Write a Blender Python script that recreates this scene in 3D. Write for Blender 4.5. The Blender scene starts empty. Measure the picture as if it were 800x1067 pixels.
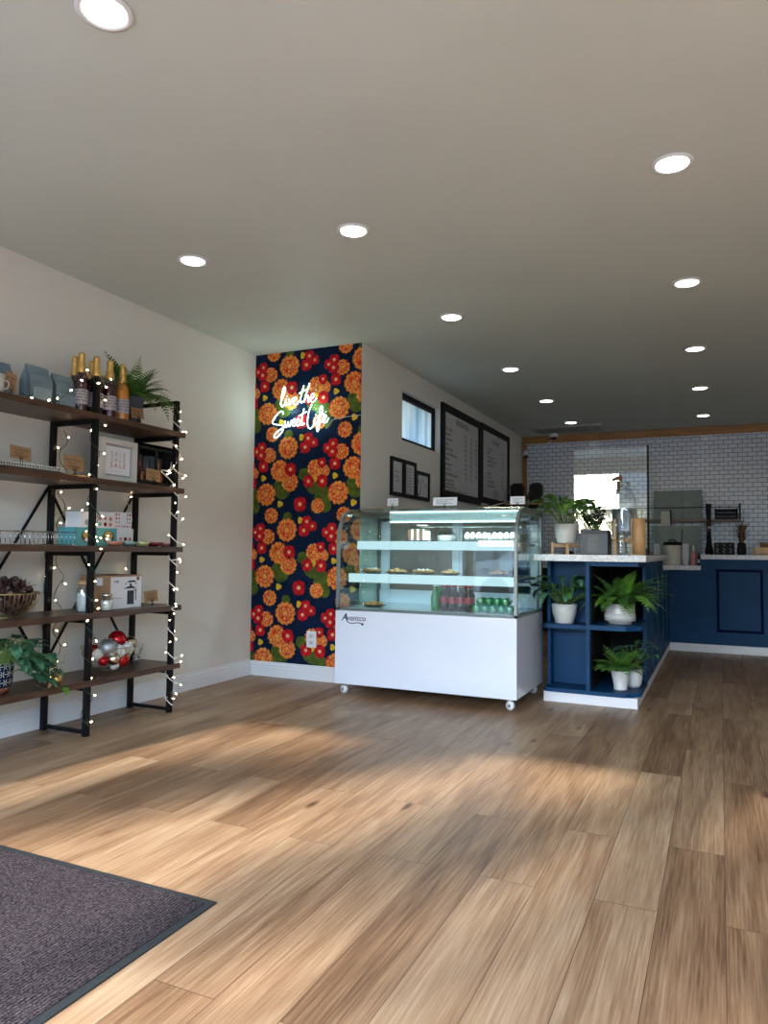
import bpy, bmesh, math, random
from mathutils import Vector, Matrix, Euler
PI = math.pi
SC = bpy.context.scene
COL = SC.collection
SKY, SUN, SPOT, CASEL, EXPO = 2.4, 12.5, 1.2, 8, 0.03
rnd = random.Random(7)
TAU = 2*PI

# ------------------------------------------------------------------ materials
def nt(name):
    m = bpy.data.materials.new(name); m.use_nodes = True
    n = m.node_tree; n.nodes.clear()
    o = n.nodes.new('ShaderNodeOutputMaterial')
    return m, n, o
def N(n, t, **k):
    x = n.nodes.new(t)
    for a, b in k.items():
        if a in x.inputs.keys() if hasattr(x.inputs, 'keys') else False: x.inputs[a].default_value = b
        else: setattr(x, a, b)
    return x
def setin(x, **k):
    for a, b in k.items(): x.inputs[a.replace('_', ' ')].default_value = b
    return x
def c4(c): return (c[0], c[1], c[2], 1)
def pm(name, col, rough=.5, metal=0, var=0, vscale=8, bump=0, bscale=60, spec=.5, coat=0, stretch=None, trans=0, sheen=0):
    """principled with procedural noise variation"""
    m, n, o = nt(name)
    p = n.nodes.new('ShaderNodeBsdfPrincipled')
    p.inputs['Base Color'].default_value = c4(col); p.inputs['Roughness'].default_value = rough
    p.inputs['Metallic'].default_value = metal; p.inputs['Specular IOR Level'].default_value = spec
    p.inputs['Coat Weight'].default_value = coat
    if trans: p.inputs['Transmission Weight'].default_value = trans
    if sheen: p.inputs['Sheen Weight'].default_value = sheen
    n.links.new(p.outputs[0], o.inputs[0])
    tc = n.nodes.new('ShaderNodeTexCoord')
    vec = tc.outputs['Object']
    if stretch:
        mp = n.nodes.new('ShaderNodeMapping'); mp.inputs['Scale'].default_value = stretch
        n.links.new(vec, mp.inputs[0]); vec = mp.outputs[0]
    if var:
        t = n.nodes.new('ShaderNodeTexNoise'); t.inputs['Scale'].default_value = vscale; t.inputs['Detail'].default_value = 4
        n.links.new(vec, t.inputs['Vector'])
        r = n.nodes.new('ShaderNodeMix'); r.data_type = 'RGBA'
        r.inputs[6].default_value = c4([max(0, x*(1-var)) for x in col]); r.inputs[7].default_value = c4([min(1, x*(1+var)) for x in col])
        mr = n.nodes.new('ShaderNodeMapRange'); mr.inputs[1].default_value = .3; mr.inputs[2].default_value = .7
        n.links.new(t.outputs['Fac'], mr.inputs[0]); n.links.new(mr.outputs[0], r.inputs[0])
        n.links.new(r.outputs[2], p.inputs['Base Color'])
    if bump:
        t2 = n.nodes.new('ShaderNodeTexNoise'); t2.inputs['Scale'].default_value = bscale; t2.inputs['Detail'].default_value = 3
        n.links.new(vec, t2.inputs['Vector'])
        b = n.nodes.new('ShaderNodeBump'); b.inputs['Strength'].default_value = bump; b.inputs['Distance'].default_value = .01
        n.links.new(t2.outputs['Fac'], b.inputs['Height']); n.links.new(b.outputs[0], p.inputs['Normal'])
    return m
def emis(name, col, s):
    m, n, o = nt(name)
    e = n.nodes.new('ShaderNodeEmission'); e.inputs[0].default_value = c4(col); e.inputs[1].default_value = s
    n.links.new(e.outputs[0], o.inputs[0]); return m
def pane(name, tint=(1, 1, 1), ior=1.5, boost=1.0, rough=0):
    """thin architectural glass: fresnel mirror over clear transmission"""
    m, n, o = nt(name)
    t = n.nodes.new('ShaderNodeBsdfTransparent'); t.inputs[0].default_value = c4(tint)
    g = n.nodes.new('ShaderNodeBsdfGlossy'); g.inputs['Roughness'].default_value = rough; g.inputs['Color'].default_value = (1, 1, 1, 1)
    ge = n.nodes.new('ShaderNodeNewGeometry'); dt = n.nodes.new('ShaderNodeVectorMath'); dt.operation = 'DOT_PRODUCT'
    n.links.new(ge.outputs['Normal'], dt.inputs[0]); n.links.new(ge.outputs['Incoming'], dt.inputs[1])
    def mth(op, a, b=None, cl=False):
        x = n.nodes.new('ShaderNodeMath'); x.operation = op; x.use_clamp = cl
        for i, v in enumerate((a, b)):
            if v is None: continue
            if isinstance(v, (int, float)): x.inputs[i].default_value = v
            else: n.links.new(v, x.inputs[i])
        return x.outputs[0]
    f0 = ((ior-1)/(ior+1))**2                    # Schlick reflectance, same from both sides of the pane
    pw = mth('POWER', mth('SUBTRACT', 1.0, mth('ABSOLUTE', dt.outputs['Value']), True), 5.0)
    mu = n.nodes.new('ShaderNodeMath'); mu.operation = 'MULTIPLY'; mu.use_clamp = True; mu.inputs[1].default_value = boost
    n.links.new(mth('ADD', mth('MULTIPLY', pw, 1-f0), f0), mu.inputs[0])
    mx = n.nodes.new('ShaderNodeMixShader')
    n.links.new(mu.outputs[0], mx.inputs[0]); n.links.new(t.outputs[0], mx.inputs[1]); n.links.new(g.outputs[0], mx.inputs[2])
    n.links.new(mx.outputs[0], o.inputs[0]); return m

def mat_floor():
    m, n, o = nt('oak_planks'); L = n.links.new
    p = n.nodes.new('ShaderNodeBsdfPrincipled'); L(p.outputs[0], o.inputs[0])
    tc = n.nodes.new('ShaderNodeTexCoord')
    sp = n.nodes.new('ShaderNodeSeparateXYZ'); L(tc.outputs['Object'], sp.inputs[0])
    cb = n.nodes.new('ShaderNodeCombineXYZ'); L(sp.outputs[1], cb.inputs[0]); L(sp.outputs[0], cb.inputs[1])
    def brick(c1, c2, mo, bias=0):
        b = n.nodes.new('ShaderNodeTexBrick'); L(cb.outputs[0], b.inputs['Vector'])
        b.offset = .37; b.offset_frequency = 2; b.squash = 1
        b.inputs['Color1'].default_value = c1; b.inputs['Color2'].default_value = c2; b.inputs['Mortar'].default_value = mo
        b.inputs['Scale'].default_value = 1; b.inputs['Brick Width'].default_value = 1.52; b.inputs['Row Height'].default_value = .193
        b.inputs['Mortar Size'].default_value = .0012; b.inputs['Mortar Smooth'].default_value = .1; b.inputs['Bias'].default_value = bias
        return b
    b = brick((0, 0, 0, 1), (1, 1, 1, 1), (.5, .5, .5, 1))
    # grain coordinates: long in y, offset per plank
    off = n.nodes.new('ShaderNodeVectorMath'); off.operation = 'MULTIPLY_ADD'
    L(b.outputs['Color'], off.inputs[0]); off.inputs[1].default_value = (37.3, 91.7, 5.1); L(tc.outputs['Object'], off.inputs[2])
    mp = n.nodes.new('ShaderNodeMapping'); mp.inputs['Scale'].default_value = (20, .9, 1); L(off.outputs[0], mp.inputs[0])
    g1 = n.nodes.new('ShaderNodeTexNoise'); g1.inputs['Scale'].default_value = 1.0; g1.inputs['Detail'].default_value = 5; g1.inputs['Roughness'].default_value = .6; g1.inputs['Distortion'].default_value = .7
    L(mp.outputs[0], g1.inputs['Vector'])
    mp2 = n.nodes.new('ShaderNodeMapping'); mp2.inputs['Scale'].default_value = (150, 4.5, 1); L(off.outputs[0], mp2.inputs[0])
    g2 = n.nodes.new('ShaderNodeTexNoise'); g2.inputs['Scale'].default_value = 1.0; g2.inputs['Detail'].default_value = 4
    L(mp2.outputs[0], g2.inputs['Vector'])
    # cathedral rings
    mp3 = n.nodes.new('ShaderNodeMapping'); mp3.inputs['Scale'].default_value = (3.2, .42, 1); L(off.outputs[0], mp3.inputs[0])
    g3 = n.nodes.new('ShaderNodeTexNoise'); g3.inputs['Scale'].default_value = 1.6; g3.inputs['Detail'].default_value = 1.5; g3.inputs['Distortion'].default_value = .6
    L(mp3.outputs[0], g3.inputs['Vector'])
    ml = n.nodes.new('ShaderNodeMath'); ml.operation = 'MULTIPLY'; ml.inputs[1].default_value = 26; L(g3.outputs['Fac'], ml.inputs[0])
    fr = n.nodes.new('ShaderNodeMath'); fr.operation = 'SINE'; L(ml.outputs[0], fr.inputs[0])
    # knots
    mp4 = n.nodes.new('ShaderNodeMapping'); mp4.inputs['Scale'].default_value = (4.6, 1.35, 1); L(off.outputs[0], mp4.inputs[0])
    vo = n.nodes.new('ShaderNodeTexVoronoi'); vo.inputs['Scale'].default_value = 1.0; L(mp4.outputs[0], vo.inputs['Vector'])
    kn = n.nodes.new('ShaderNodeMapRange'); kn.inputs[1].default_value = .01; kn.inputs[2].default_value = .10; kn.inputs[3].default_value = 1; kn.inputs[4].default_value = 0
    L(vo.outputs['Distance'], kn.inputs[0])
    # sum
    def madd(a, k, c=None):
        x = n.nodes.new('ShaderNodeMath'); x.operation = 'MULTIPLY_ADD'; L(a, x.inputs[0]); x.inputs[1].default_value = k
        if c is None: x.inputs[2].default_value = 0
        elif isinstance(c, (int, float)): x.inputs[2].default_value = c
        else: L(c, x.inputs[2])
        return x.outputs[0]
    s = madd(b.outputs['Color'], .24, .07)
    s = madd(g1.outputs['Fac'], .42, s); s = madd(g2.outputs['Fac'], .56, s); s = madd(fr.outputs[0], .055, s); s = madd(kn.outputs[0], -.42, s)
    rp = n.nodes.new('ShaderNodeValToRGB'); L(s, rp.inputs[0])
    e = rp.color_ramp.elements; e[0].position = .22; e[0].color = (.05, .027, .015, 1); e[1].position = 1.05; e[1].color = (.47, .355, .235, 1)
    for ps, c in ((.44, (.14, .076, .039, 1)), (.60, (.235, .138, .075, 1)), (.78, (.345, .225, .132, 1))):
        q = e.new(ps); q.color = c
    mx = n.nodes.new('ShaderNodeMix'); mx.data_type = 'RGBA'; L(b.outputs['Fac'], mx.inputs[0]); L(rp.outputs[0], mx.inputs[6]); mx.inputs[7].default_value = (.09, .05, .03, 1)
    L(mx.outputs[2], p.inputs['Base Color'])
    p.inputs['Roughness'].default_value = .42; p.inputs['Specular IOR Level'].default_value = .32
    bp = n.nodes.new('ShaderNodeBump'); bp.inputs['Strength'].default_value = .12; bp.inputs['Distance'].default_value = .004
    hh = madd(b.outputs['Fac'], -1.5, g2.outputs['Fac'])
    L(hh, bp.inputs['Height']); L(bp.outputs[0], p.inputs['Normal'])
    return m
def mat_tile():
    m, n, o = nt('white_subway_tile'); L = n.links.new
    p = n.nodes.new('ShaderNodeBsdfPrincipled'); L(p.outputs[0], o.inputs[0])
    tc = n.nodes.new('ShaderNodeTexCoord'); sp = n.nodes.new('ShaderNodeSeparateXYZ'); L(tc.outputs['Object'], sp.inputs[0])
    cb = n.nodes.new('ShaderNodeCombineXYZ'); L(sp.outputs[0], cb.inputs[0]); L(sp.outputs[2], cb.inputs[1])
    b = n.nodes.new('ShaderNodeTexBrick'); L(cb.outputs[0], b.inputs['Vector'])
    b.inputs['Color1'].default_value = (.66, .72, .82, 1); b.inputs['Color2'].default_value = (.73, .79, .89, 1); b.inputs['Mortar'].default_value = (.085, .095, .12, 1)
    b.inputs['Scale'].default_value = 1; b.inputs['Brick Width'].default_value = .118; b.inputs['Row Height'].default_value = .060
    b.inputs['Mortar Size'].default_value = .0036; b.inputs['Mortar Smooth'].default_value = .2
    L(b.outputs['Color'], p.inputs['Base Color'])
    r = n.nodes.new('ShaderNodeMath'); r.operation = 'MULTIPLY_ADD'; r.inputs[1].default_value = .6; r.inputs[2].default_value = .12; L(b.outputs['Fac'], r.inputs[0]); L(r.outputs[0], p.inputs['Roughness'])
    nz = n.nodes.new('ShaderNodeTexNoise'); nz.inputs['Scale'].default_value = 9; L(cb.outputs[0], nz.inputs['Vector'])
    h = n.nodes.new('ShaderNodeMath'); h.operation = 'MULTIPLY_ADD'; L(b.outputs['Fac'], h.inputs[0]); h.inputs[1].default_value = -1; L(nz.outputs['Fac'], h.inputs[2])
    bp = n.nodes.new('ShaderNodeBump'); bp.inputs['Strength'].default_value = .25; bp.inputs['Distance'].default_value = .004; L(h.outputs[0], bp.inputs['Height']); L(bp.outputs[0], p.inputs['Normal'])
    return m
def mat_marble():
    m, n, o = nt('veined_stone'); L = n.links.new
    p = n.nodes.new('ShaderNodeBsdfPrincipled'); L(p.outputs[0], o.inputs[0])
    tc = n.nodes.new('ShaderNodeTexCoord')
    a = n.nodes.new('ShaderNodeTexNoise'); a.inputs['Scale'].default_value = 12; a.inputs['Detail'].default_value = 6; a.inputs['Distortion'].default_value = 2.2; L(tc.outputs['Object'], a.inputs['Vector'])
    rp = n.nodes.new('ShaderNodeValToRGB'); L(a.outputs['Fac'], rp.inputs[0]); e = rp.color_ramp.elements
    e[0].position = .40; e[0].color = (.74, .74, .76, 1); e[1].position = .62; e[1].color = (.78, .78, .79, 1)
    q = e.new(.50); q.color = (.56, .57, .60, 1)
    L(rp.outputs[0], p.inputs['Base Color']); p.inputs['Roughness'].default_value = .22
    return m
def mat_rug():
    m, n, o = nt('ribbed_carpet'); L = n.links.new
    p = n.nodes.new('ShaderNodeBsdfPrincipled'); L(p.outputs[0], o.inputs[0])
    tc = n.nodes.new('ShaderNodeTexCoord')
    a = n.nodes.new('ShaderNodeTexNoise'); a.inputs['Scale'].default_value = 190; a.inputs['Detail'].default_value = 3; L(tc.outputs['Object'], a.inputs['Vector'])
    rp = n.nodes.new('ShaderNodeValToRGB'); L(a.outputs['Fac'], rp.inputs[0]); e = rp.color_ramp.elements
    e[0].position = .38; e[0].color = (.020, .014, .018, 1); e[1].position = .70; e[1].color = (.15, .125, .14, 1)
    w = n.nodes.new('ShaderNodeTexWave'); w.bands_direction = 'X'; w.inputs['Scale'].default_value = 26; w.inputs['Distortion'].default_value = .6; L(tc.outputs['Object'], w.inputs['Vector'])
    mx = n.nodes.new('ShaderNodeMix'); mx.data_type = 'RGBA'; mx.blend_type = 'MULTIPLY'; mx.inputs[0].default_value = .45
    L(rp.outputs[0], mx.inputs[6]); L(w.outputs['Color'], mx.inputs[7]); L(mx.outputs[2], p.inputs['Base Color'])
    p.inputs['Roughness'].default_value = .95; p.inputs['Specular IOR Level'].default_value = .1
    ad = n.nodes.new('ShaderNodeMath'); ad.operation = 'ADD'; L(a.outputs['Fac'], ad.inputs[0]); L(w.outputs['Fac'], ad.inputs[1])
    bp = n.nodes.new('ShaderNodeBump'); bp.inputs['Strength'].default_value = .8; bp.inputs['Distance'].default_value = .006; L(ad.outputs[0], bp.inputs['Height']); L(bp.outputs[0], p.inputs['Normal'])
    return m

M = {}
M['floor'] = mat_floor(); M['tile'] = mat_tile(); M['marble'] = mat_marble(); M['rug'] = mat_rug()
M['wall'] = pm('warm_white_paint', (.76, .74, .685), .7, var=.02, vscale=2, bump=.03, bscale=220, spec=.2)
M['ceil'] = pm('ceiling_paint', (.61, .65, .60), .55, var=.03, vscale=1.3, bump=.05, bscale=40, spec=.25)
M['trimw'] = pm('white_gloss_paint', (.80, .81, .84), .35, var=.02)
M['oaktrim'] = pm('honey_wood_trim', (.38, .17, .045), .45, var=.25, vscale=3, stretch=(1, 8, 8))
M['black'] = pm('black_powder_coat', (.006, .006, .007), .5, var=.3, vscale=40, spec=.18)
M['blackm'] = pm('matt_black_plastic', (.007, .007, .008), .6, var=.3, vscale=30, spec=.2)
M['rubber'] = pm('black_rubber', (.022, .028, .032), .55, bump=.2, bscale=90)
M['blue'] = pm('navy_cabinet_paint', (.0042, .047, .128), .5, var=.12, vscale=3, bump=.03, bscale=120, spec=.18)
M['navy'] = pm('navy_wallpaper_ground', (.004, .014, .042), .8, var=.3, vscale=12, spec=.1)
M['casew'] = pm('white_enamelled_steel', (.78, .83, .93), .16, var=.015, vscale=2, coat=.3)
M['grey'] = pm('brushed_aluminium', (.21, .235, .225), .4, metal=.35, var=.1, vscale=20, stretch=(1, 1, 14))
M['chrome'] = pm('chromed_metal', (.75, .75, .76), .12, metal=1, var=.05)
M['white'] = pm('white_plastic', (.78, .79, .80), .4, var=.02)
M['shelfw'] = pm('walnut_shelf_board', (.075, .036, .021), .38, var=.45, vscale=5, stretch=(9, 1, 9), bump=.1, bscale=40)
M['glass'] = pane('clear_glass_pane', (.90, .965, .95), 1.5, 1.0)
M['glassc'] = pane('clear_thin_glass', (.985, .99, .99), 1.45, 1.1)
M['glassd'] = pane('drinking_glass', (.90, .94, .96), 1.5, 2.6, .02)
M['acrylic'] = pane('clear_acrylic', (.93, .95, .95), 1.4, .15, .3)
M['frost'] = None
M['led'] = emis('cool_white_leds', (.72, .93, 1.0), 3.5)
M['ledbar'] = emis('lit_shelf_strip', (.66, .90, 1.0), 1.0)
M['lamp'] = emis('warm_downlight_disc', (1, .98, .94), 12)
M['neon'] = emis('white_neon_tube', (.70, .98, 1.0), 7.5)
M['bulb'] = emis('fairy_light_bulb', (1, .74, .42), 22)
M['cord'] = pm('clear_cord', (.55, .62, .62), .3)
M['greenwire'] = pm('dark_green_wire', (.01, .05, .035), .5, var=.2)
M['whitewire'] = pm('white_wire', (.75, .73, .68), .4, var=.05)
M['paper'] = pm('white_card', (.74, .77, .84), .6, var=.02)
M['menu'] = pm('menu_sheet', (.60, .60, .60), .35, var=.03, vscale=2)
M['ink'] = pm('dark_ink', (.03, .03, .04), .6, var=.2)
M['redink'] = pm('faded_red_ink', (.55, .20, .18), .6, var=.2)
M['kraft'] = pm('kraft_card', (.31, .18, .085), .7, var=.12, vscale=30)
M['kraftbox'] = pm('kraft_carton', (.38, .22, .115), .7, var=.1, vscale=14)
M['bag'] = pm('dusty_blue_paper', (.135, .20, .245), .5, var=.1, vscale=12, bump=.25, bscale=25)
M['baglab'] = pm('pale_blue_label', (.22, .31, .38), .5, var=.15, vscale=60)
M['baggrey'] = pm('grey_green_paper', (.20, .245, .245), .55, var=.1, vscale=9, bump=.2, bscale=18)
M['bagblack'] = pm('black_fabric', (.006, .006, .008), .8, var=.3, bump=.3, bscale=30)
M['gold'] = pm('gold_foil', (.72, .46, .14), .33, metal=.85, var=.15, vscale=40, bump=.35, bscale=70)
M['goldwire'] = pm('brass_wire', (.55, .40, .18), .3, metal=.9, var=.1)
M['darkglass'] = pm('dark_red_bottle_glass', (.030, .006, .014), .08, var=.2, coat=.5)
M['amber'] = pm('amber_bottle_glass', (.50, .19, .018), .08, var=.15, coat=.5)
M['greenglass'] = pm('green_bottle_glass', (.004, .23, .05), .08, var=.2, coat=.6)
M['colaglass'] = pm('cola_filled_glass', (.018, .010, .010), .08, var=.2, coat=.6)
M['label'] = pm('printed_label', (.34, .32, .35), .5, var=.18, vscale=90)
M['redlabel'] = pm('red_label', (.38, .03, .05), .4, var=.35, vscale=120)
M['leaf1'] = pm('fern_green', (.05, .15, .025), .5, var=.4, vscale=25)
M['leaf2'] = pm('bright_leaf_green', (.12, .28, .035), .45, var=.4, vscale=25)
M['leaf3'] = pm('deep_leaf_green', (.012, .050, .018), .45, var=.4, vscale=25)
M['leaf4'] = pm('striped_leaf_green', (.055, .17, .085), .4, var=.55, vscale=55)
M['leafdk'] = pm('near_black_leaf', (.008, .016, .014), .28, var=.4, vscale=25)
M['stem'] = pm('green_stem', (.13, .20, .04), .5, var=.2)
M['soil'] = pm('potting_soil', (.02, .013, .009), .95, var=.5, vscale=60, bump=.6, bscale=80)
M['potw'] = pm('white_glazed_ceramic', (.60, .60, .58), .3, var=.03)
M['potslate'] = pm('slate_pot', (.055, .075, .10), .6, var=.15)
M['potblack'] = pm('black_planter', (.040, .048, .062), .45, var=.2, vscale=20)
M['bamboo'] = pm('bamboo_wood', (.46, .27, .12), .45, var=.2, vscale=6, stretch=(6, 6, 1))
M['copper'] = pm('copper_glazed_band', (.35, .15, .08), .25, metal=.6, var=.2)
M['red'] = pm('red_bauble', (.48, .012, .018), .14, metal=.55, var=.1)
M['silver'] = pm('silver_bauble', (.42, .46, .50), .3, metal=.85, var=.25, vscale=70, bump=.4, bscale=120)
M['pearl'] = pm('white_glitter_bauble', (.72, .72, .67), .5, var=.12, vscale=90, bump=.5, bscale=200)
M['mirror'] = pm('mercury_bauble', (.60, .55, .45), .1, metal=1, var=.4, vscale=60, bump=.4, bscale=60)
M['cone'] = pm('dried_seed_heads', (.045, .016, .014), .7, var=.6, vscale=60)
M['pastry'] = pm('baked_pastry', (.52, .27, .09), .6, var=.4, vscale=60, bump=.5, bscale=90)
M['cream'] = pm('white_cream', (.80, .78, .72), .5, var=.05)
M['cake'] = pm('brown_sponge', (.16, .07, .035), .8, var=.3, vscale=60)
M['plate'] = pm('dark_plate', (.03, .035, .04), .3)
M['teal'] = pm('turquoise_carton', (.10, .38, .42), .5, var=.06)
M['whitebox'] = pm('white_carton', (.72, .73, .77), .5, var=.03)
M['pink'] = pm('pink_plastic', (.62, .22, .23), .4, var=.05)
M['coral'] = pm('coral_glaze', (.55, .22, .14), .3, var=.05)
M['aqua'] = pm('aqua_glaze', (.25, .42, .40), .3, var=.05)
M['lime'] = pm('pale_lime_glaze', (.55, .60, .25), .3, var=.05)
M['maroon'] = pm('maroon_glaze', (.16, .01, .02), .3, var=.05)
M['rose'] = pm('dusty_rose_glaze', (.30, .13, .12), .3, var=.05)
M['creamcan'] = pm('cream_enamel', (.50, .49, .44), .4, var=.05)
M['towel'] = pm('pale_towel', (.52, .52, .48), .9, var=.06, vscale=40, bump=.4, bscale=90)
M['dried'] = pm('dried_flower', (.17, .09, .04), .8, var=.4, vscale=50)
M['asphalt'] = pm('asphalt', (.10, .10, .105), .9, var=.2, vscale=30, bump=.3)
M['concrete'] = pm('pavement', (.30, .30, .30), .85, var=.1, vscale=6)
M['bark'] = pm('tree_bark', (.10, .07, .05), .9, var=.4, bump=.5)
M['carpaint'] = pm('white_car_paint', (.78, .80, .84), .15, coat=.6, var=.02)
M['darkwin'] = pm('dark_tinted_glass', (.01, .012, .015), .05, var=.1)
M['fo'] = pm('marigold_orange', (.72, .20, .03), .8, var=.35, vscale=70, spec=.1)
M['fl'] = pm('marigold_pale_edge', (.84, .36, .10), .8, var=.25, vscale=70, spec=.1)
M['fr'] = pm('marigold_red', (.62, .055, .028), .8, var=.35, vscale=70, spec=.1)
M['frd'] = pm('zinnia_red', (.52, .012, .018), .8, var=.3, vscale=40, spec=.1)
M['frd2'] = pm('zinnia_dark_red', (.24, .008, .016), .8, var=.3, vscale=40, spec=.1)
M['fc'] = pm('flower_centre', (.80, .45, .22), .8, var=.2, vscale=60, spec=.1)
M['fy'] = pm('yellow_bud', (.70, .46, .03), .8, var=.25, vscale=40, spec=.1)
M['fg'] = pm('olive_leaf_print', (.075, .11, .018), .8, var=.4, vscale=25, spec=.1)
M['fdk'] = pm('dark_leaf_print', (.003, .008, .028), .8, var=.3, vscale=20, spec=.1)
def _frost():
    m, n, o = nt('frosted_window_glass')
    d = n.nodes.new('ShaderNodeBsdfTranslucent'); d.inputs[0].default_value = (.40, .50, .56, 1)
    tc = n.nodes.new('ShaderNodeTexCoord'); mp = n.nodes.new('ShaderNodeMapping'); mp.inputs['Scale'].default_value = (1, 5, .6); nz = n.nodes.new('ShaderNodeTexNoise'); nz.inputs['Scale'].default_value = 1.5; rp = n.nodes.new('ShaderNodeValToRGB')
    n.links.new(tc.outputs['Object'], mp.inputs[0]); n.links.new(mp.outputs[0], nz.inputs['Vector']); n.links.new(nz.outputs['Fac'], rp.inputs[0]); n.links.new(rp.outputs[0], d.inputs[0])
    rp.color_ramp.elements[0].position = .35; rp.color_ramp.elements[0].color = (.26, .36, .44, 1); rp.color_ramp.elements[1].position = .65; rp.color_ramp.elements[1].color = (.52, .55, .57, 1)
    g = n.nodes.new('ShaderNodeBsdfGlossy'); g.inputs['Roughness'].default_value = .35
    mx = n.nodes.new('ShaderNodeMixShader'); mx.inputs[0].default_value = .06
    n.links.new(d.outputs[0], mx.inputs[1]); n.links.new(g.outputs[0], mx.inputs[2]); n.links.new(mx.outputs[0], o.inputs[0]); return m
M['frost'] = _frost()

# ------------------------------------------------------------------ mesh builder
class MB:
    def __init__(s): s.v = []; s.f = []; s.mi = []; s.sm = []; s.cur = 0
    def add(s, vs, fs, smooth=False, mi=None, X=None):
        b = len(s.v)
        for p in vs:
            p = Vector(p)
            s.v.append(X @ p if X is not None else p)
        for q in fs:
            s.f.append([b+i for i in q]); s.mi.append(s.cur if mi is None else mi); s.sm.append(smooth)
        return s
    def box(s, x0, x1, y0, y1, z0, z1, mi=None, X=None, ch=0):
        if ch:
            c = ch; vs = []; 
            # chamfered box via bmesh
            bm = bmesh.new(); bmesh.ops.create_cube(bm, size=1)
            for v in bm.verts: v.co = Vector(((x0+x1)/2+v.co.x*(x1-x0), (y0+y1)/2+v.co.y*(y1-y0), (z0+z1)/2+v.co.z*(z1-z0)))
            bmesh.ops.bevel(bm, geom=bm.edges[:], offset=c, segments=2, affect='EDGES', profile=.7)
            bm.verts.index_update()
            s.add([v.co.copy() for v in bm.verts], [[v.index for v in f.verts] for f in bm.faces], False, mi, X); bm.free(); return s
        vs = [(x0,y0,z0),(x1,y0,z0),(x1,y1,z0),(x0,y1,z0),(x0,y0,z1),(x1,y0,z1),(x1,y1,z1),(x0,y1,z1)]
        return s.add(vs, [(0,3,2,1),(4,5,6,7),(0,1,5,4),(1,2,6,5),(2,3,7,6),(3,0,4,7)], False, mi, X)
    def prism(s, poly, z0, z1, mi=None, X=None):
        n = len(poly)
        vs = [(a, b, z0) for a, b in poly]+[(a, b, z1) for a, b in poly]
        fs = [list(range(n))[::-1], [n+i for i in range(n)]]+[(i, (i+1) % n, n+(i+1) % n, n+i) for i in range(n)]
        return s.add(vs, fs, False, mi, X)
    def lathe(s, prof, n=20, c=(0,0,0), mi=None, X=None, rib=0, cap=True):
        vs = []; fs = []
        for r, z in prof:
            for k in range(n):
                a = TAU*k/n; rr = r*(1+(rib if k % 2 else 0))
                vs.append((c[0]+rr*math.cos(a), c[1]+rr*math.sin(a), c[2]+z))
        m = len(prof)
        for j in range(m-1):
            for k in range(n):
                fs.append((j*n+k, j*n+(k+1) % n, (j+1)*n+(k+1) % n, (j+1)*n+k))
        if cap:
            if prof[0][0] > 1e-5: fs.append([k for k in range(n)][::-1])
            if prof[-1][0] > 1e-5: fs.append([(m-1)*n+k for k in range(n)])
        return s.add(vs, fs, True, mi, X)
    def cyl(s, a, b, r, n=12, mi=None, r2=None):
        return s.tube([a, b], r, n, mi, r2=r2)
    def tube(s, pts, r, n=8, mi=None, closed=False, r2=None, smooth=True):
        pts = [Vector(p) for p in pts]; m = len(pts); vs = []; fs = []
        up = None
        for i, p in enumerate(pts):
            if closed: t = pts[(i+1) % m]-pts[i-1]
            else: t = pts[min(i+1, m-1)]-pts[max(i-1, 0)]
            if t.length < 1e-9: t = Vector((0, 0, 1))
            t.normalize()
            if up is None:
                up = Vector((0, 0, 1)) if abs(t.z) < .9 else Vector((1, 0, 0))
            u = (up - t*up.dot(t));
            if u.length < 1e-6: u = t.orthogonal()
            u.normalize(); w = t.cross(u); up = u
            rr = r if r2 is None else r+(r2-r)*i/(m-1)
            for k in range(n):
                a = TAU*(k+.5)/n; vs.append(p+(u*math.cos(a)+w*math.sin(a))*rr)
        mm = m if closed else m-1
        for i in range(mm):
            j = (i+1) % m
            for k in range(n): fs.append((i*n+k, i*n+(k+1) % n, j*n+(k+1) % n, j*n+k))
        if not closed: fs.append(list(range(n))[::-1]); fs.append([(m-1)*n+k for k in range(n)])
        return s.add(vs, fs, smooth, mi)
    def sphere(s, c, r, n=14, mi=None, sz=1, sm=True):
        m = max(4, n//2)
        prof = [(max(1e-6, r*math.sin(PI*i/m)), -r*sz*math.cos(PI*i/m)) for i in range(m+1)]
        vs = []; fs = []
        vs.append((c[0], c[1], c[2]-r*sz))
        for j in range(1, m):
            for k in range(n):
                a = TAU*k/n; vs.append((c[0]+prof[j][0]*math.cos(a), c[1]+prof[j][0]*math.sin(a), c[2]+prof[j][1]))
        vs.append((c[0], c[1], c[2]+r*sz)); e = len(vs)-1
        for k in range(n): fs.append((0, 1+(k+1) % n, 1+k)); fs.append((e, 1+(m-2)*n+k, 1+(m-2)*n+(k+1) % n))
        for j in range(m-2):
            for k in range(n): fs.append((1+j*n+k, 1+j*n+(k+1) % n, 1+(j+1)*n+(k+1) % n, 1+(j+1)*n+k))
        return s.add(vs, fs, sm, mi)
    def build(s, name, mats, parent=None, solid=0):
        me = bpy.data.meshes.new(name)
        if not isinstance(mats, (list, tuple)): mats = [mats]
        inv = None
        if parent is not None: inv = wm(parent).inverted()
        me.from_pydata([tuple(inv @ p) if inv else tuple(p) for p in s.v], [], s.f)
        for m in mats: me.materials.append(m)
        me.polygons.foreach_set('material_index', s.mi); me.polygons.foreach_set('use_smooth', s.sm)
        me.update()
        o = bpy.data.objects.new(name, me); COL.objects.link(o)
        if parent is not None: o.parent = parent
        if solid:
            md = o.modifiers.new('thickness', 'SOLIDIFY'); md.thickness = solid; md.offset = -1
        return o
def wm(o):
    m = o.matrix_basis.copy(); p = o.parent
    while p: m = p.matrix_basis @ m; p = p.parent
    return m
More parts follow.
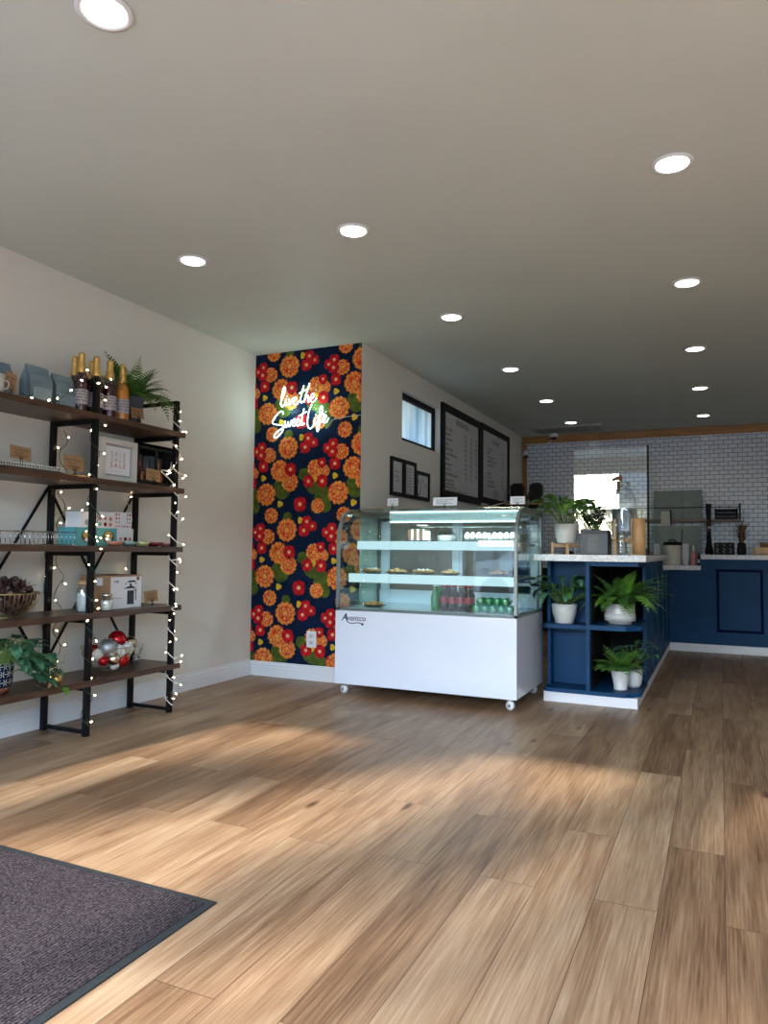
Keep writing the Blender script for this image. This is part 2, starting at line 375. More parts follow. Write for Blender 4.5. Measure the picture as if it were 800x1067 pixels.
def tag(o, label=None, cat=None, group=None, kind=None):
    if label: o['label'] = label
    if cat: o['category'] = cat
    if group: o['group'] = group
    if kind: o['kind'] = kind
    return o
def thing(name, label, cat, loc=(0,0,0), rz=0, group=None):
    o = bpy.data.objects.new(name, None); COL.objects.link(o); o.empty_display_size = .05
    o.location = loc; o.rotation_euler = (0, 0, rz)
    o.matrix_basis = Matrix.Translation(Vector(loc)) @ Matrix.Rotation(rz, 4, 'Z')
    return tag(o, label, cat, group)
def kids(o): return [c for c in bpy.data.objects if c.parent == o]
def copy_tree(o, parent=None):
    c = o.copy(); COL.objects.link(c); c.parent = parent
    for ch in kids(o): copy_tree(ch, c)
    return c
def place(src, first, loc, rz=0, label=None, group=None, scale=None):
    """first: use the source itself, later: copies of it and of its parts"""
    o = src if first else copy_tree(src)
    o.matrix_basis = Matrix.Translation(Vector(loc)) @ Matrix.Rotation(rz, 4, 'Z')
    if scale: o.scale = scale
    if label: o['label'] = label
    if group: o['group'] = group
    return o
def struct(name, mb, m): return tag(mb.build(name, m), kind='structure')

_tc = {}
def text_geo(t, size=1.0, align='CENTER'):
    k = (t, align)
    if k not in _tc:
        cu = bpy.data.curves.new('lettering', 'FONT'); cu.body = t; cu.size = 1; cu.align_x = align; cu.resolution_u = 3; cu.offset = .012
        ob = bpy.data.objects.new('lettering', cu); COL.objects.link(ob)
        bpy.context.view_layer.update()
        me = bpy.data.meshes.new_from_object(ob.evaluated_get(bpy.context.evaluated_depsgraph_get()))
        _tc[k] = ([v.co.copy() for v in me.vertices], [list(p.vertices) for p in me.polygons])
        bpy.data.objects.remove(ob); bpy.data.curves.remove(cu); bpy.data.meshes.remove(me)
    v, f = _tc[k]
    return [p*size for p in v], f
def put_text(mb, t, size, origin, u, w, mi=None, align='CENTER', sx=1, shear=0):
    """lay flat letters with reading direction u and up direction w"""
    v, f = text_geo(t, size, align); o = Vector(origin); u = Vector(u).normalized(); w = Vector(w).normalized()
    mb.add([o+u*(p.x*sx+p.y*shear)+w*p.y for p in v], f, False, mi)
def catmull(P, k=6, closed=False):
    P = [Vector(p) for p in P]; n = len(P); out = []
    rng = range(n) if closed else range(n-1)
    for i in rng:
        p0 = P[i-1] if (closed or i > 0) else P[0]; p1 = P[i]; p2 = P[(i+1) % n]; p3 = P[(i+2) % n] if (closed or i+2 < n) else P[-1]
        for j in range(k):
            t = j/k
            out.append(.5*((2*p1)+(p2-p0)*t+(2*p0-5*p1+4*p2-p3)*t*t+(3*p1-p0-3*p2+p3)*t**3))
    if not closed: out.append(P[-1])
    return out
def ribbon(mb, pts, w, nrm, mi=None):
    """flat inked stroke"""
    pts = [Vector(p) for p in pts]; nrm = Vector(nrm).normalized(); vs = []; fs = []
    for i, p in enumerate(pts):
        t = pts[min(i+1, len(pts)-1)]-pts[max(i-1, 0)]
        s = t.cross(nrm)
        if s.length < 1e-9: s = Vector((0, 0, 1))
        s.normalize(); vs += [p+s*w/2, p-s*w/2]
    for i in range(len(pts)-1): fs.append((2*i, 2*i+1, 2*i+3, 2*i+2))
    mb.add(vs, fs, False, mi)
def scribble(mb, o, u, w, length, size, nrm, mi=None, thick=.0014, seed=0):
    r = random.Random(seed); o = Vector(o); u = Vector(u).normalized(); w = Vector(w).normalized()
    k = max(4, int(length/size*2.2)); P = []
    for i in range(k+1):
        P.append(o+u*(length*i/k)+w*(size*(.9 if i % 2 else .05)*r.uniform(.5, 1)))
    ribbon(mb, catmull(P, 3), thick, nrm, mi)
# ------------------------------------------------------------------ room shell (metres; camera eye at 1.12 m)
XL, YF, XC, YB, H = -3.846, 5.464, -2.758, 11.026, 2.9
YS, XR, T = -1.5, 3.4, .15                       # storefront line, right wall, wall thickness
struct('floor', MB().box(XL-T, XR+T, YS-T, YB+T, -.1, 0), M['floor'])
struct('ceiling', MB().box(XL-T, XR+T, YS-T, YB+T, H, H+.15), M['ceil'])
struct('wall_left', MB().box(XL-T, XL, YS-T, YF+T, 0, H), M['wall'])
struct('wall_right', MB().box(XR, XR+T, YS-T, YB+T, 0, H), M['wall'])
struct('wall_back', MB().box(XC-T, XR, YB, YB+T, 0, H), M['tile'])
# storefront wall: low sill, header, wide glazed openings
w = MB(); w.box(XL, XR, YS-T, YS, 2.62, H)
for a, b in ((XL, XL+.12), (-.93, -.87), (1.24, 1.30), (XR-.12, XR)): w.box(a, b, YS-T, YS, 0, 2.62)
w.box(-.87, XR-.12, YS-T, YS, 0, .12)
struct('wall_front', w, M['wall'])
# side wall of the corridor with the opening of the small high window
W0, W1, WZ0, WZ1 = 6.335, 7.365, 2.185, 2.675
w = MB(); w.box(XC-T, XC, YF+T, W0, 0, H); w.box(XC-T, XC, W1, YB, 0, H); w.box(XC-T, XC, W0, W1, 0, WZ0); w.box(XC-T, XC, W0, W1, WZ1, H)
struct('wall_side', w, M['wall'])
win = MB(); f = .045
xa, xb = XC-.11, XC-.055
win.box(xa, xb, W0, W1, WZ0, WZ0+f); win.box(xa, xb, W0, W1, WZ1-f*1.3, WZ1); win.box(xa, xb, W0, W0+f*.5, WZ0, WZ1); win.box(xa, xb, W1-f, W1, WZ0, WZ1)
wo = struct('window_1', win, M['black'])
g = MB().box(xa+.02, xa+.028, W0+.02, W1-.03, WZ0+.03, WZ1-.04).build('window_pane', M['frost'], wo)

# wall with the floral paper : one wall, printed paper as thin flat shapes on it
wall_fl = struct('wall_floral', MB().box(XL-T, XC, YF, YF+T, 0, H), M['wall'])
class Paper:
    def __init__(s, x0, x1, z0, z1): s.b = (x0, x1, z0, z1); s.mb = MB(); s.l = 0
    def poly(s, pts, mi, lay):
        x0, x1, z0, z1 = s.b
        def clip(P, ax, lim, sg):
            o = []
            for i in range(len(P)):
                a, b = P[i-1], P[i]; ia = sg*(a[ax]-lim) <= 0; ib = sg*(b[ax]-lim) <= 0
                if ia != ib:
                    t = (lim-a[ax])/(b[ax]-a[ax]); o.append((a[0]+t*(b[0]-a[0]), a[1]+t*(b[1]-a[1])))
                if ib: o.append(b)
            return o
        P = pts; s.l = (s.l+1) % 70; lay = lay+s.l*.012
        for ax, lim, sg in ((0, x0, -1), (0, x1, 1), (1, z0, -1), (1, z1, 1)):
            if P: P = clip(P, ax, lim, sg)
        if len(P) > 2: s.mb.add([(p[0], YF-.0012-.00022*lay, p[1]) for p in P], [list(range(len(P)))], False, mi)
    def blob(s, x, z, r, mi, lay, lobes=0, amp=0, n=24, ph=0, sq=1):
        if x+r < s.b[0] or x-r > s.b[1] or z+r < s.b[2] or z-r > s.b[3]: return
        s.poly([(x+r*(1+amp*math.cos(lobes*TAU*k/n+ph))*math.cos(TAU*k/n+ph), z+r*sq*(1+amp*math.cos(lobes*TAU*k/n+ph))*math.sin(TAU*k/n+ph)) for k in range(n)], mi, lay)
    def petal(s, x, z, a, r0, r1, wd, mi, lay):
        c, q = math.cos(a), math.sin(a); P = []
        for t, w_ in ((0, .15), (.35, .8), (.7, 1), (.93, .6), (1, 0), (.93, -.6), (.7, -1), (.35, -.8), (0, -.15)):
            d = r0+(r1-r0)*t; e = wd*w_; P.append((x+c*d-q*e, z+q*d+c*e))
        s.poly(P, mi, lay)
PP = Paper(XL, XC, .128, H-.002)
PP.mb.box(XL, XC, YF-.0012, YF, .128, H-.002, mi=0)
# 0 navy 1 orange 2 pale 3 marigold red 4 zinnia 5 dark red 6 centre 7 yellow 8 leaf 9 dark leaf
def marigold(x, z, r, sd):
    q = random.Random(sd)
    PP.blob(x, z, r*.93, 1, 2, 9, .08, 36, q.random())
    rings = ((1.04, 13, .32, 1, .17), (.90, 13, .22, 2, .09), (.78, 12, .28, 1, .15), (.66, 11, .30, 3, .17), (.56, 10, .26, 2, .12), (.42, 8, .22, 3, .11), (.34, 6, .2, 1, .11), (.2, 5, .18, 2, .09))
    for i, (rr, n, ln, mi, wd) in enumerate(rings):
        for k in range(n):
            a = TAU*(k+q.uniform(-.2, .2))/n+i*.37
            m_ = mi if q.random() > .25 else q.choice((1, 2, 3))
            PP.petal(x, z, a, r*(rr-ln), r*rr, r*wd, m_, 3+i)
def zinnia(x, z, r, sd):
    q = random.Random(sd); n = 8
    for k in range(n):
        a = TAU*k/n+q.random()*.2; PP.petal(x, z, a, r*.1, r*1.02, r*.42, 4 if k % 2 else 5, 10+(k % 2))
    for k in range(n):
        PP.petal(x, z, TAU*(k+.5)/n, r*.1, r*.72, r*.26, 4, 12)
    PP.blob(x, z, r*.27, 6, 13, 6, .12)
TILE = [('D',-3.482,2.029,.089),('O',-3.649,2.158,.062),('R',-3.276,2.102,.048),('R',-3.22,2.061,.042),('R',-3.306,2.024,.052),('y',-3.341,2.113,.026),
 ('R',-3.761,2.043,.046),('R',-3.816,2.007,.044),('R',-3.768,1.973,.05),('O',-3.676,1.969,.06),('R',-3.742,1.868,.051),('O',-3.564,1.825,.085),('R',-3.453,1.833,.056),
 ('O',-3.459,1.719,.074),('L',-3.542,1.663,.085),('O',-3.202,1.834,.068),('R',-3.134,1.881,.042),('O',-3.108,1.808,.046),('R',-3.266,1.721,.052),('R',-3.128,1.719,.053),
 ('y',-3.2,1.737,.024),('L',-3.217,1.690,.072),('L',-3.314,1.785,.050),('D',-3.708,1.614,.088),('y',-3.739,1.762,.024),('y',-3.557,1.526,.026),('R',-3.349,1.522,.062),
 ('O',-3.171,1.504,.058),('L',-3.120,1.590,.078),('L',-3.48,2.145,.040),('L',-3.83,1.50,.05)]
for i in range(-1, 3):
    for j in range(-3, 3):
        for k, (t, x, z, r) in enumerate(TILE):
            x_ = x+.7365*i; z_ = z+.734*j; sd = k
            if x_ < XL-.12 or x_ > XC+.12 or z_ < 0 or z_ > H+.1: continue
            r *= 1.10
            if t in 'DO': marigold(x_, z_, r*1.03, sd)
            elif t == 'R': zinnia(x_, z_, r, sd)
            elif t == 'y': PP.blob(x_, z_, r, 7, 9, 3, .15)
            else:
                PP.blob(x_, z_, r*.55, 8, 1, 5, .1)
                for da in (-.9, .1, 1.0, 2.4, 3.6, 4.7): PP.petal(x_, z_, da, -r*.1, r*1.05, r*.55, 8, 1)
        for k in range(16):
            q = random.Random(900+k); x_ = -3.8+.7365*(i+q.random()); z_ = 1.5+.734*(j+q.random())
            PP.petal(x_, z_, q.random()*TAU, 0, .06, .013, 9, 0)
PP.mb.build('printed_wallpaper', [M[k] for k in ('navy', 'fo', 'fl', 'fr', 'frd', 'frd2', 'fc', 'fy', 'fg', 'fdk')], wall_fl)

def base_profile(x0, x1, y, h, sgn, mb):            # board along X, front towards -Y
    P = [(0, 0), (-.016, 0), (-.016, h*.62), (-.012, h*.66), (-.012, h*.80), (-.006, h*.88), (-.006, h*.97), (-.002, h), (0, h)]
    vs = [(x0, y+a, b) for a, b in P]+[(x1, y+a, b) for a, b in P]; n = len(P)
    mb.add(vs, [(i, i+1, n+i+1, n+i) for i in range(n-1)]+[list(range(n))[::-1], [n+i for i in range(n)]])
b = MB(); base_profile(XL, XC, YF, .128, 1, b); struct('baseboard_floral', b, M['trimw'])
b = MB(); b2 = MB(); base_profile(0, YF-YS-.02, 0, .135, 1, b)
b2.add([(XL-p.y, YS+p.x, p.z) for p in b.v], [q[::-1] for q in b.f]); struct('baseboard_left', b2, M['trimw'])
struct('trim_1', MB().box(XC, XR, YB-.022, YB, 2.785, H-.004, ch=.004), M['oaktrim'])
struct('trim_2', MB().box(XC+.002, XC+.07, YB-.022, YB, 0, 2.785, ch=.004), M['oaktrim'])

# outside, seen only through the shop window and in reflections
struct('pavement', MB().box(-30, 30, -7, YS-T, -.14, -.05), M['concrete'])
struct('road', MB().box(-60, 60, -40, -7, -.24, -.10), M['asphalt'])
fac = MB(); fac.box(-30, -6, -22, -16, -.2, 2.6); fac.box(-3.45, 30, -22, -16, -.2, 4.6)
struct('street_facade', fac, pm('far_render', (.20, .20, .21), .8, var=.1, vscale=2))
car = thing('car', 'white car parked outside the shop window', 'car', (-3.2, -6.5, -.1))
P = [(-2.3,.35),(-2.35,.75),(-2.1,.95),(-1.3,1.05),(-.7,1.46),(-.3,1.54),(1.0,1.54),(1.6,1.12),(2.3,.95),(2.25,.3)]
mb = MB(); mb.add([(-3.2+a, -7.4, b_-.1) for a, b_ in P]+[(-3.2+a, -5.6, b_-.1) for a, b_ in P], [list(range(10)), [10+i for i in range(10)][::-1]]+[(i, (i+1) % 10, 10+(i+1) % 10, 10+i) for i in range(10)])
mb.build('car_body', M['carpaint'], car)
mb = MB(); mb.box(-3.9, -2.3, -5.60, -5.59, .95, 1.30); mb.build('car_window', M['darkwin'], car)
for s in (-1.35, 1.4): MB().cyl((-3.2+s, -5.8, .23), (-3.2+s, -5.57, .23), .33, 20).build('wheel', M['rubber'], car)
# street tree whose branches dapple the sun on the floor
tree = thing('street_tree', 'street tree outside the shop window', 'tree', (-4.6, -8.6, -.05))
tm = MB(); tm.tube(catmull([(-4.6,-8.6,-.05),(-4.5,-8.6,1.6),(-4.3,-8.6,3.4)], 5), .17, 8, r2=.10)
q = random.Random(11)
BOUGHS = [(.08, 46, [(-4.3,3.4),(-4.7,4.6),(-4.45,5.05),(-4.25,5.33),(-3.85,5.6),(-3.4,6.0),(-3.0,6.5)]),
 (.09, 46, [(-4.3,3.3),(-3.6,4.2),(-3.15,4.85),(-2.86,5.22),(-2.41,5.47),(-2.0,5.85),(-1.6,6.3)]),
 (.07, 34, [(-4.3,3.2),(-3.3,4.2),(-2.52,4.8),(-2.10,5.16),(-1.75,5.45),(-1.2,5.8),(-.7,6.1)]),
 (.06, 26, [(-4.3,3.1),(-3.0,4.1),(-2.2,4.75),(-1.8,5.02),(-1.3,5.25),(-.6,5.5)]),
 (.10, 30, [(-4.3,3.4),(-5.2,4.5),(-5.8,5.4),(-6.2,6.0)]), (.16, 26, [(-4.6,4.8),(-4.9,5.6),(-4.6,6.3),(-4.2,6.8)])]
tl = MB()
for sg, dens, P2 in BOUGHS:
    P = catmull([(a, -8.6, b_) for a, b_ in P2], 6); tm.tube(P, .045, 6, r2=.010)
    for i_, e in enumerate(P[13:]):
        for k in range(int(dens*(1+.55*math.sin(i_*.8+dens)))):
            c = e+Vector((q.gauss(0, .10), q.gauss(0, .2), q.gauss(0, sg))); d = Vector((q.gauss(0, 1), q.gauss(0, 1), q.gauss(0, .7))).normalized()*.06; s = d.orthogonal().normalized()*.030
            tl.add([c-d, c+s, c+d, c-s], [(0, 1, 2, 3)])
tm.build('trunk', M['bark'], tree)
tl.build('foliage', M['leaf1'], tree)

# ------------------------------------------------------------------ door mat
mt = thing('door_mat', 'large charcoal purple ribbed entrance mat with black rubber edge on the wood floor', 'mat', (-2.4, .9, 0))
MB().box(-3.35, -1.459, .15, 1.92, .0, .005, ch=.002).build('rubber_edge', M['rubber'], mt)
MB().box(-3.32, -1.489, .18, 1.892, .004, .0085, ch=.0015).build('carpet_pile', M['rug'], mt)

# ------------------------------------------------------------------ ceiling fittings
LX = [(-1.83, y) for y in (1.70, 3.50, 5.125, 6.84, 8.45, 9.99)]+[(-.175, y) for y in (1.75, 3.465, 5.067, 6.757, 8.40, 10.09)]+[(-2.932, 3.477), (-2.932, 1.72)]
def row(n): return ['nearest', 'second nearest', 'third', 'fourth', 'fifth', 'farthest'][n]
dl = thing('ceiling_downlight', 'x', 'ceiling light', (0,0,0), group='recessed ceiling downlights')
MB().lathe([(.092,0),(.094,-.006),(.078,-.010),(.072,-.004)], 28).build('trim_ring', M['white'], dl)
MB().lathe([(1e-4,-.0075),(.068,-.0075),(.071,-.004)], 28, cap=False).build('lamp_disc', M['lamp'], dl)
for i, (x, y) in enumerate(LX):
    if i < 6: lb = 'round recessed ceiling light, %s of the left row running to the tiled wall' % row(i)
    elif i < 12: lb = 'round recessed ceiling light, %s of the right row running to the tiled wall' % row(i-6)
    elif i == 12: lb = 'round recessed ceiling light between the plant rack and the glowing sign'
    else: lb = 'round recessed ceiling light above the near end of the plant rack'
    place(dl, i == 0, (x, y, H), 0, lb)
v = thing('ceiling_vent', 'long flat grey ceiling vent near the tiled wall', 'vent', (-1.95, 10.45, H))
MB().box(-2.46, -1.45, 10.23, 10.68, H-.02, H, ch=.004).build('vent_frame', pm('vent_grey', (.42,.41,.38), .5), v)
m_ = MB()
for k in range(9): m_.box(-2.40, -1.51, 10.275+k*.042, 10.30+k*.042, H-.026, H-.0195)
m_.build('louvres', pm('vent_dark', (.22,.22,.21), .6), v)
dc = thing('security_camera', 'white dome security camera on the ceiling near the tiled wall', 'camera', (-2.25, 10.88, H))
MB().lathe([(.07,0),(.07,-.03),(.055,-.05)], 20, (-2.25,10.88,H)).build('housing', M['white'], dc)
MB().sphere((-2.25,10.88,H-.05), .05, 16).build('lens_dome', M['darkglass'], dc)
bc = thing('security_camera', 'small white security camera on the wooden corner post', 'camera', (-2.70, 10.96, 2.62))
MB().lathe([(.03,.05),(.04,.03),(.042,-.02),(.03,-.045)], 16, (-2.695,10.955,2.63)).build('housing', M['white'], bc)
MB().box(-2.71, -2.68, 10.98, 11.004, 2.60, 2.65).build('wall_mount', M['white'], bc)
MB().sphere((-2.685,10.945,2.585), .036, 14).build('lens_dome', M['darkglass'], bc)
MB().tube(catmull([(-2.72,10.99,2.775),(-2.6,10.985,2.775),(-2.42,10.97,2.765),(-2.30,10.93,2.80),(-2.26,10.90,2.87)], 5), .006, 6).build('wire', M['whitewire'], bc)

# wall outlet on floral paper
ou = thing('wall_outlet', 'white wall outlet plate low on the floral wallpaper', 'outlet', (-3.21, YF, .35))
MB().box(-3.257, -3.163, YF-.010, YF-.0045, .28, .42, ch=.003).build('cover_plate', M['white'], ou)
for z in (.322, .378):
    s_ = MB().lathe([(1e-4,0),(.020,0),(.021,-.002)], 18).v
    o_ = MB(); o_.box(-3.229, -3.191, YF-.0118, YF-.0095, z-.018, z+.018, ch=.003); so = o_.build('socket', pm('socket_face', (.60,.60,.62), .4), ou)
    o_ = MB(); o_.box(-3.219, -3.2165, YF-.0125, YF-.0112, z-.006, z+.006); o_.box(-3.2035, -3.201, YF-.0125, YF-.0112, z-.006, z+.006); o_.build('slots', M['ink'], so)

# ------------------------------------------------------------------ neon sign
ns = thing('neon_sign', 'glowing white script sign reading live the Sweet Life on the floral wall', 'sign', (-3.3, YF, 2.35))
def SG(x, y):   # letter sheet (right, down) to metres on the sign plane
    return Vector((-3.589+(x-178)*.001093, YF-.045, 2.265-(y-489)*.001060+(x-178)*-.00004))
ST = [
 [(216,345),(240,292),(262,232),(258,200),(242,225),(228,290),(224,345),(238,368),(256,348)],
 [(274,300),(266,346),(278,356),(290,340)],
 [(300,302),(304,350),(312,354),(334,300)],
 [(338,332),(366,312),(366,292),(350,296),(342,326),(352,354),(374,350),(394,326)],
 [(278,276),(280,280)],
 [(396,262),(430,244),(476,230)],
 [(440,196),(420,262),(408,318),(416,340),(434,328)],
 [(492,180),(472,240),(452,300),(444,336)],
 [(446,326),(462,294),(480,284),(478,326),(488,338),(500,322)],
 [(506,314),(532,296),(534,274),(518,272),(504,300),(510,334),(532,336),(558,308)],
 [(245,432),(242,408),(215,410),(178,444),(148,490),(160,512),(210,520),(250,532),(245,570),(205,614),(168,630),(170,600),(210,566),(256,540),(270,488)],
 [(270,488),(264,534),(282,538),(298,494),(300,536),(318,524),(328,486),(334,520)],
 [(334,520),(360,494),(356,472),(340,494),(344,532),(366,528)],
 [(366,524),(396,492),(392,470),(376,492),(380,530),(404,524),(424,490)],
 [(444,392),(430,450),(420,508),(430,530),(448,510)],
 [(396,452),(430,434),(470,416)],
 [(516,356),(500,392),(484,440),(478,510),(488,552),(514,556),(536,528)],
 [(548,470),(540,512),(550,530),(572,500),(604,440),(616,396),(604,376),(590,412),(586,490),(584,552),(572,584),(566,556),(586,520),(612,500)],
 [(552,444),(554,450)],
 [(560,470),(590,452),(624,438)],
 [(606,508),(640,480),(648,456),(632,450),(618,484),(626,512),(650,508),(672,476)],
]
tb = MB()
for P in ST: tb.tube(catmull([SG(*p) for p in P], 5) if len(P) > 2 else [SG(*p) for p in P], .0034, 8)
tb.build('neon_tube', M['neon'], ns)
bk = MB(); P = [SG(*p) for p in [(150,430),(215,385),(205,200),(262,185),(470,158),(560,240),(560,330),(690,430),(690,520),(600,600),(290,575),(180,650),(130,610)]]
n_ = len(P); bk.add([p+Vector((0, .012, 0)) for p in P]+[p+Vector((0, .016, 0)) for p in P], [list(range(n_)), [n_+i for i in range(n_)][::-1]]+[(i, (i+1) % n_, n_+(i+1) % n_, n_+i) for i in range(n_)])
bk.build('clear_backing', M['acrylic'], ns)
for p in [(215,250),(540,230),(640,420),(200,600)]:
    c = SG(*p); MB().cyl(c+Vector((0, .016, 0)), (c.x, YF-.004, c.z), .006, 8).build('standoff', M['chrome'], ns)
MB().tube(catmull([SG(668,500), SG(640,560)+Vector((0,.02,0)), SG(690,492)+Vector((0,.03,0)), (-2.95,YF-.006,2.262), (XC-.004,YF-.006,2.272)], 6), .0022, 6).build('cord', M['cord'], ns)

# ------------------------------------------------------------------ framed things on the side wall
def framed(name, label, cat, y0, y1, z0, z1, fw, depth, group, sheetmat):
    t = thing(name, label, cat, (XC, (y0+y1)/2, z0), group=group)
    a, b_ = XC, XC+depth; m_ = MB()
    m_.box(a, b_, y0, y1, z0, z0+fw); m_.box(a, b_, y0, y1, z1-fw, z1); m_.box(a, b_, y0, y0+fw, z0+fw, z1-fw); m_.box(a, b_, y1-fw, y1, z0+fw, z1-fw)
    m_.build('frame', M['black'], t)
    MB().box(a, a+depth*.45, y0+fw*.8, y1-fw*.8, z0+fw*.8, z1-fw*.8).build('sheet', sheetmat, t)
    return t, a+depth*.45+.001
mA, xs = framed('menu_board', 'framed wall menu with three price columns, larger list, nearer the window', 'menu board', 7.385, 8.795, 1.705, 2.755, .085, .03, 'framed menu boards', M['menu'])
tx = MB(); U = (0, 1, 0); V_ = (0, 0, 1); up = Vector(V_)
put_text(tx, 'BEVERAGES', .088, (xs, 8.10, 2.575), U, V_)
items = ['Drip Coffee', 'Espresso', 'Cappuccino', 'Latte', 'Vanilla Latte', 'Caramel Macchiato', 'Mocha', 'Americano', 'Chai Tea', 'White Mocha Latte']
for i, t in enumerate(items):
    z = 2.475-i*.0565; put_text(tx, t, .052, (xs, 7.50, z), U, V_, align='LEFT')
    for k, yy in enumerate((8.22, 8.42, 8.62)):
        if not (k == 2 and i in (6, 9)) : put_text(tx, '%d.%02d' % (3+(i+k) % 3, 25*((i*k) % 3)+25), .048, (xs, yy, z), U, V_, align='CENTER')
for i, t in enumerate(['Seasonal Drinks', 'ask for details', 'Blended Ice Coffee', 'vanilla, caramel or mocha']): put_text(tx, t, .046, (xs, 7.50+.05*(i % 2), 1.905-i*.04+(0.0)), U, V_, align='LEFT')
put_text(tx, 'extra shot or syrup available', .030, (xs, 8.08, 1.80-.0+.003), U, V_)
tx.build('printed_text', M['ink'], mA)
mB, xs = framed('menu_board', 'framed wall menu with a single price column, farther from the window', 'menu board', 8.805, 10.155, 1.745, 2.765, .075, .03, 'framed menu boards', M['menu'])
tx = MB(); put_text(tx, 'PASTRIES', .078, (xs, 9.50, 2.56), U, V_)
for i, t in enumerate(['Croissant', 'Muffin', 'Cheese Danish', 'Almond Bear Claw', 'Cinnamon Roll', '', 'Cake Slice', 'Fruit Tart', 'Chocolate Eclair', 'Banana Bread Loaf']):
    z = 2.46-i*.054
    if t: put_text(tx, t, .050, (xs, 9.10, z), U, V_, align='LEFT'); put_text(tx, '%d.50' % (3+i % 3), .046, (xs, 9.83, z), U, V_)
for i, t in enumerate(['all baked fresh daily', 'whole cakes to order', 'please ask us', 'contains nuts, dairy', 'eggs and wheat flour', 'thank you']): put_text(tx, t, .034, (xs, 9.50, 1.905-i*.022*1.6+.02), U, V_)
tx.build('printed_text', M['ink'], mB)
fa, xs = framed('picture_frame', 'slim black picture frame with a small line drawing, left of three frames', 'picture frame', 6.06, 6.36, 1.635, 1.995, .035, .022, 'three small frames on the side wall', M['menu'])
m_ = MB(); ribbon(m_, catmull([(xs, 6.17, 1.80), (xs, 6.19, 1.83), (xs, 6.24, 1.80), (xs, 6.22, 1.775), (xs, 6.18, 1.78)], 4), .008, (1,0,0)); scribble(m_, (xs, 6.15, 1.86), U, V_, .10, .015, (1,0,0), thick=.004, seed=3)
m_.build('drawing', M['ink'], fa)
fb, xs = framed('picture_frame', 'slim black picture frame with lines of text, middle of three frames', 'picture frame', 6.362, 6.662, 1.635, 1.995, .035, .022, 'three small frames on the side wall', M['menu'])
m_ = MB()
for i in range(9): scribble(m_, (xs, 6.43+.01*(i % 2), 1.915-i*.029), U, V_, .15-.03*(i % 3), .011, (1,0,0), thick=.003, seed=i)
m_.build('printed_text', M['ink'], fb)
fc_, xs = framed('picture_frame', 'short black picture frame with a curved abstract print, right of three frames', 'picture frame', 6.664, 7.035, 1.635, 1.925, .035, .022, 'three small frames on the side wall', M['menu'])
m_ = MB()
ribbon(m_, catmull([(xs, 6.71, 1.68), (xs, 6.77, 1.70), (xs, 6.80, 1.76), (xs, 6.76, 1.81), (xs, 6.71, 1.82)], 5), .018, (1,0,0))
for a_, b_, r_ in ((6.74, 1.86, .03), (6.84, 1.83, .022), (6.93, 1.79, .016)):
    ribbon(m_, catmull([(xs, a_+r_*math.cos(t), b_+r_*math.sin(t)) for t in (0, 1.2, 2.5, 3.8, 5.2, 6.28)], 4), .008, (1,0,0))
m_.build('drawing', pm('pale_ink', (.22,.22,.24), .6), fc_)
# ------------------------------------------------------------------ refrigerated display case
CX0, CX1, CY0, CY1 = -2.745, -1.300, 5.03, 5.85
case = thing('display_case', 'white refrigerated pastry display case with curved glass front and lit shelves', 'display case', ((CX0+CX1)/2, (CY0+CY1)/2, 0))
m_ = MB(); m_.box(CX0, CX1, CY0, CY1, .085, .652, ch=.006); m_.box(CX0+.01, CX1-.01, CY0+.02, CY1-.01, .65, .668)
m_.build('base_cabinet', M['casew'], case)
GP = [(5.036,1.16),(5.045,1.245),(5.066,1.32),(5.10,1.378),(5.15,1.418),(5.21,1.440),(5.27,1.450)]
gp = [Vector((0, 5.036, .655))]+catmull([(0, a, b) for a, b in GP], 6)
def slab(x0, x1, pts, th, mb):        # extrude the curved (y,z) profile along X with thickness th
    n = len(pts); vs = []
    for x in (x0, x1):
        for p in pts: vs.append((x, p.y, p.z))
        for i, p in enumerate(pts):
            t = (pts[min(i+1, n-1)]-pts[max(i-1, 0)]).normalized(); vs.append((x, p.y+t.z*th, p.z-t.y*th))
    N_ = 2*n
    fs = []
    for i in range(n-1):
        fs += [(i, i+1, N_+i+1, N_+i), (n+i+1, n+i, N_+n+i, N_+n+i+1), (i+1, i, n+i, n+i+1), (N_+i, N_+i+1, N_+n+i+1, N_+n+i)]
    fs += [(0, N_, N_+n, n), (n-1, 2*n-1, N_+2*n-1, N_+n-1)]
    mb.add(vs, fs, False)
m_ = MB(); slab(CX0+.03, CX1-.03, gp, .006, m_); m_.build('front_glass', M['glass'], case)
# end frames: thin metal arches, side panes, top lid
for nm, x0, x1 in (('l', CX0, CX0+.022), ('r', CX1-.022, CX1)):
    m_ = MB(); slab(x0, x1, gp, .026, m_)
    m_.box(x0, x1, CY0+.006, CY1, .652, .672); m_.box(x0, x1, CY1-.045, CY1, .65, 1.46)
    # upper side rail following the lid
    m_.box(x0, x1, 5.24, CY1, 1.405, 1.452)
    m_.build('end_frame', M['grey'], case)
    xm = (x0+x1)/2
    P = [(5.052, .67)]+[(p.y+.018, p.z-.018*(i/len(gp))) for i, p in enumerate(gp) if i]+[(CY1-.03, 1.41), (CY1-.03, .67)]
    g = MB(); n_ = len(P); g.add([(xm-.0025, a, b) for a, b in P]+[(xm+.0025, a, b) for a, b in P], [list(range(n_)), [n_+i for i in range(n_)][::-1]]+[(i, (i+1) % n_, n_+(i+1) % n_, n_+i) for i in range(n_)])
    g.build('side_glass', M['glass'], case)
m_ = MB(); m_.box(CX0+.02, CX1-.02, 5.27, CY1, 1.440, 1.456); m_.build('lid', M['glass'], case)
m_ = MB(); m_.box(CX0+.022, CX1-.022, CY1-.09, CY1, 1.40, 1.442); m_.build('top_rail', M['grey'], case)
m_ = MB(); m_.box(CX0+.03, CX1-.03, 5.036, 5.054, .655, .672); m_.build('bottom_rail', M['grey'], case)
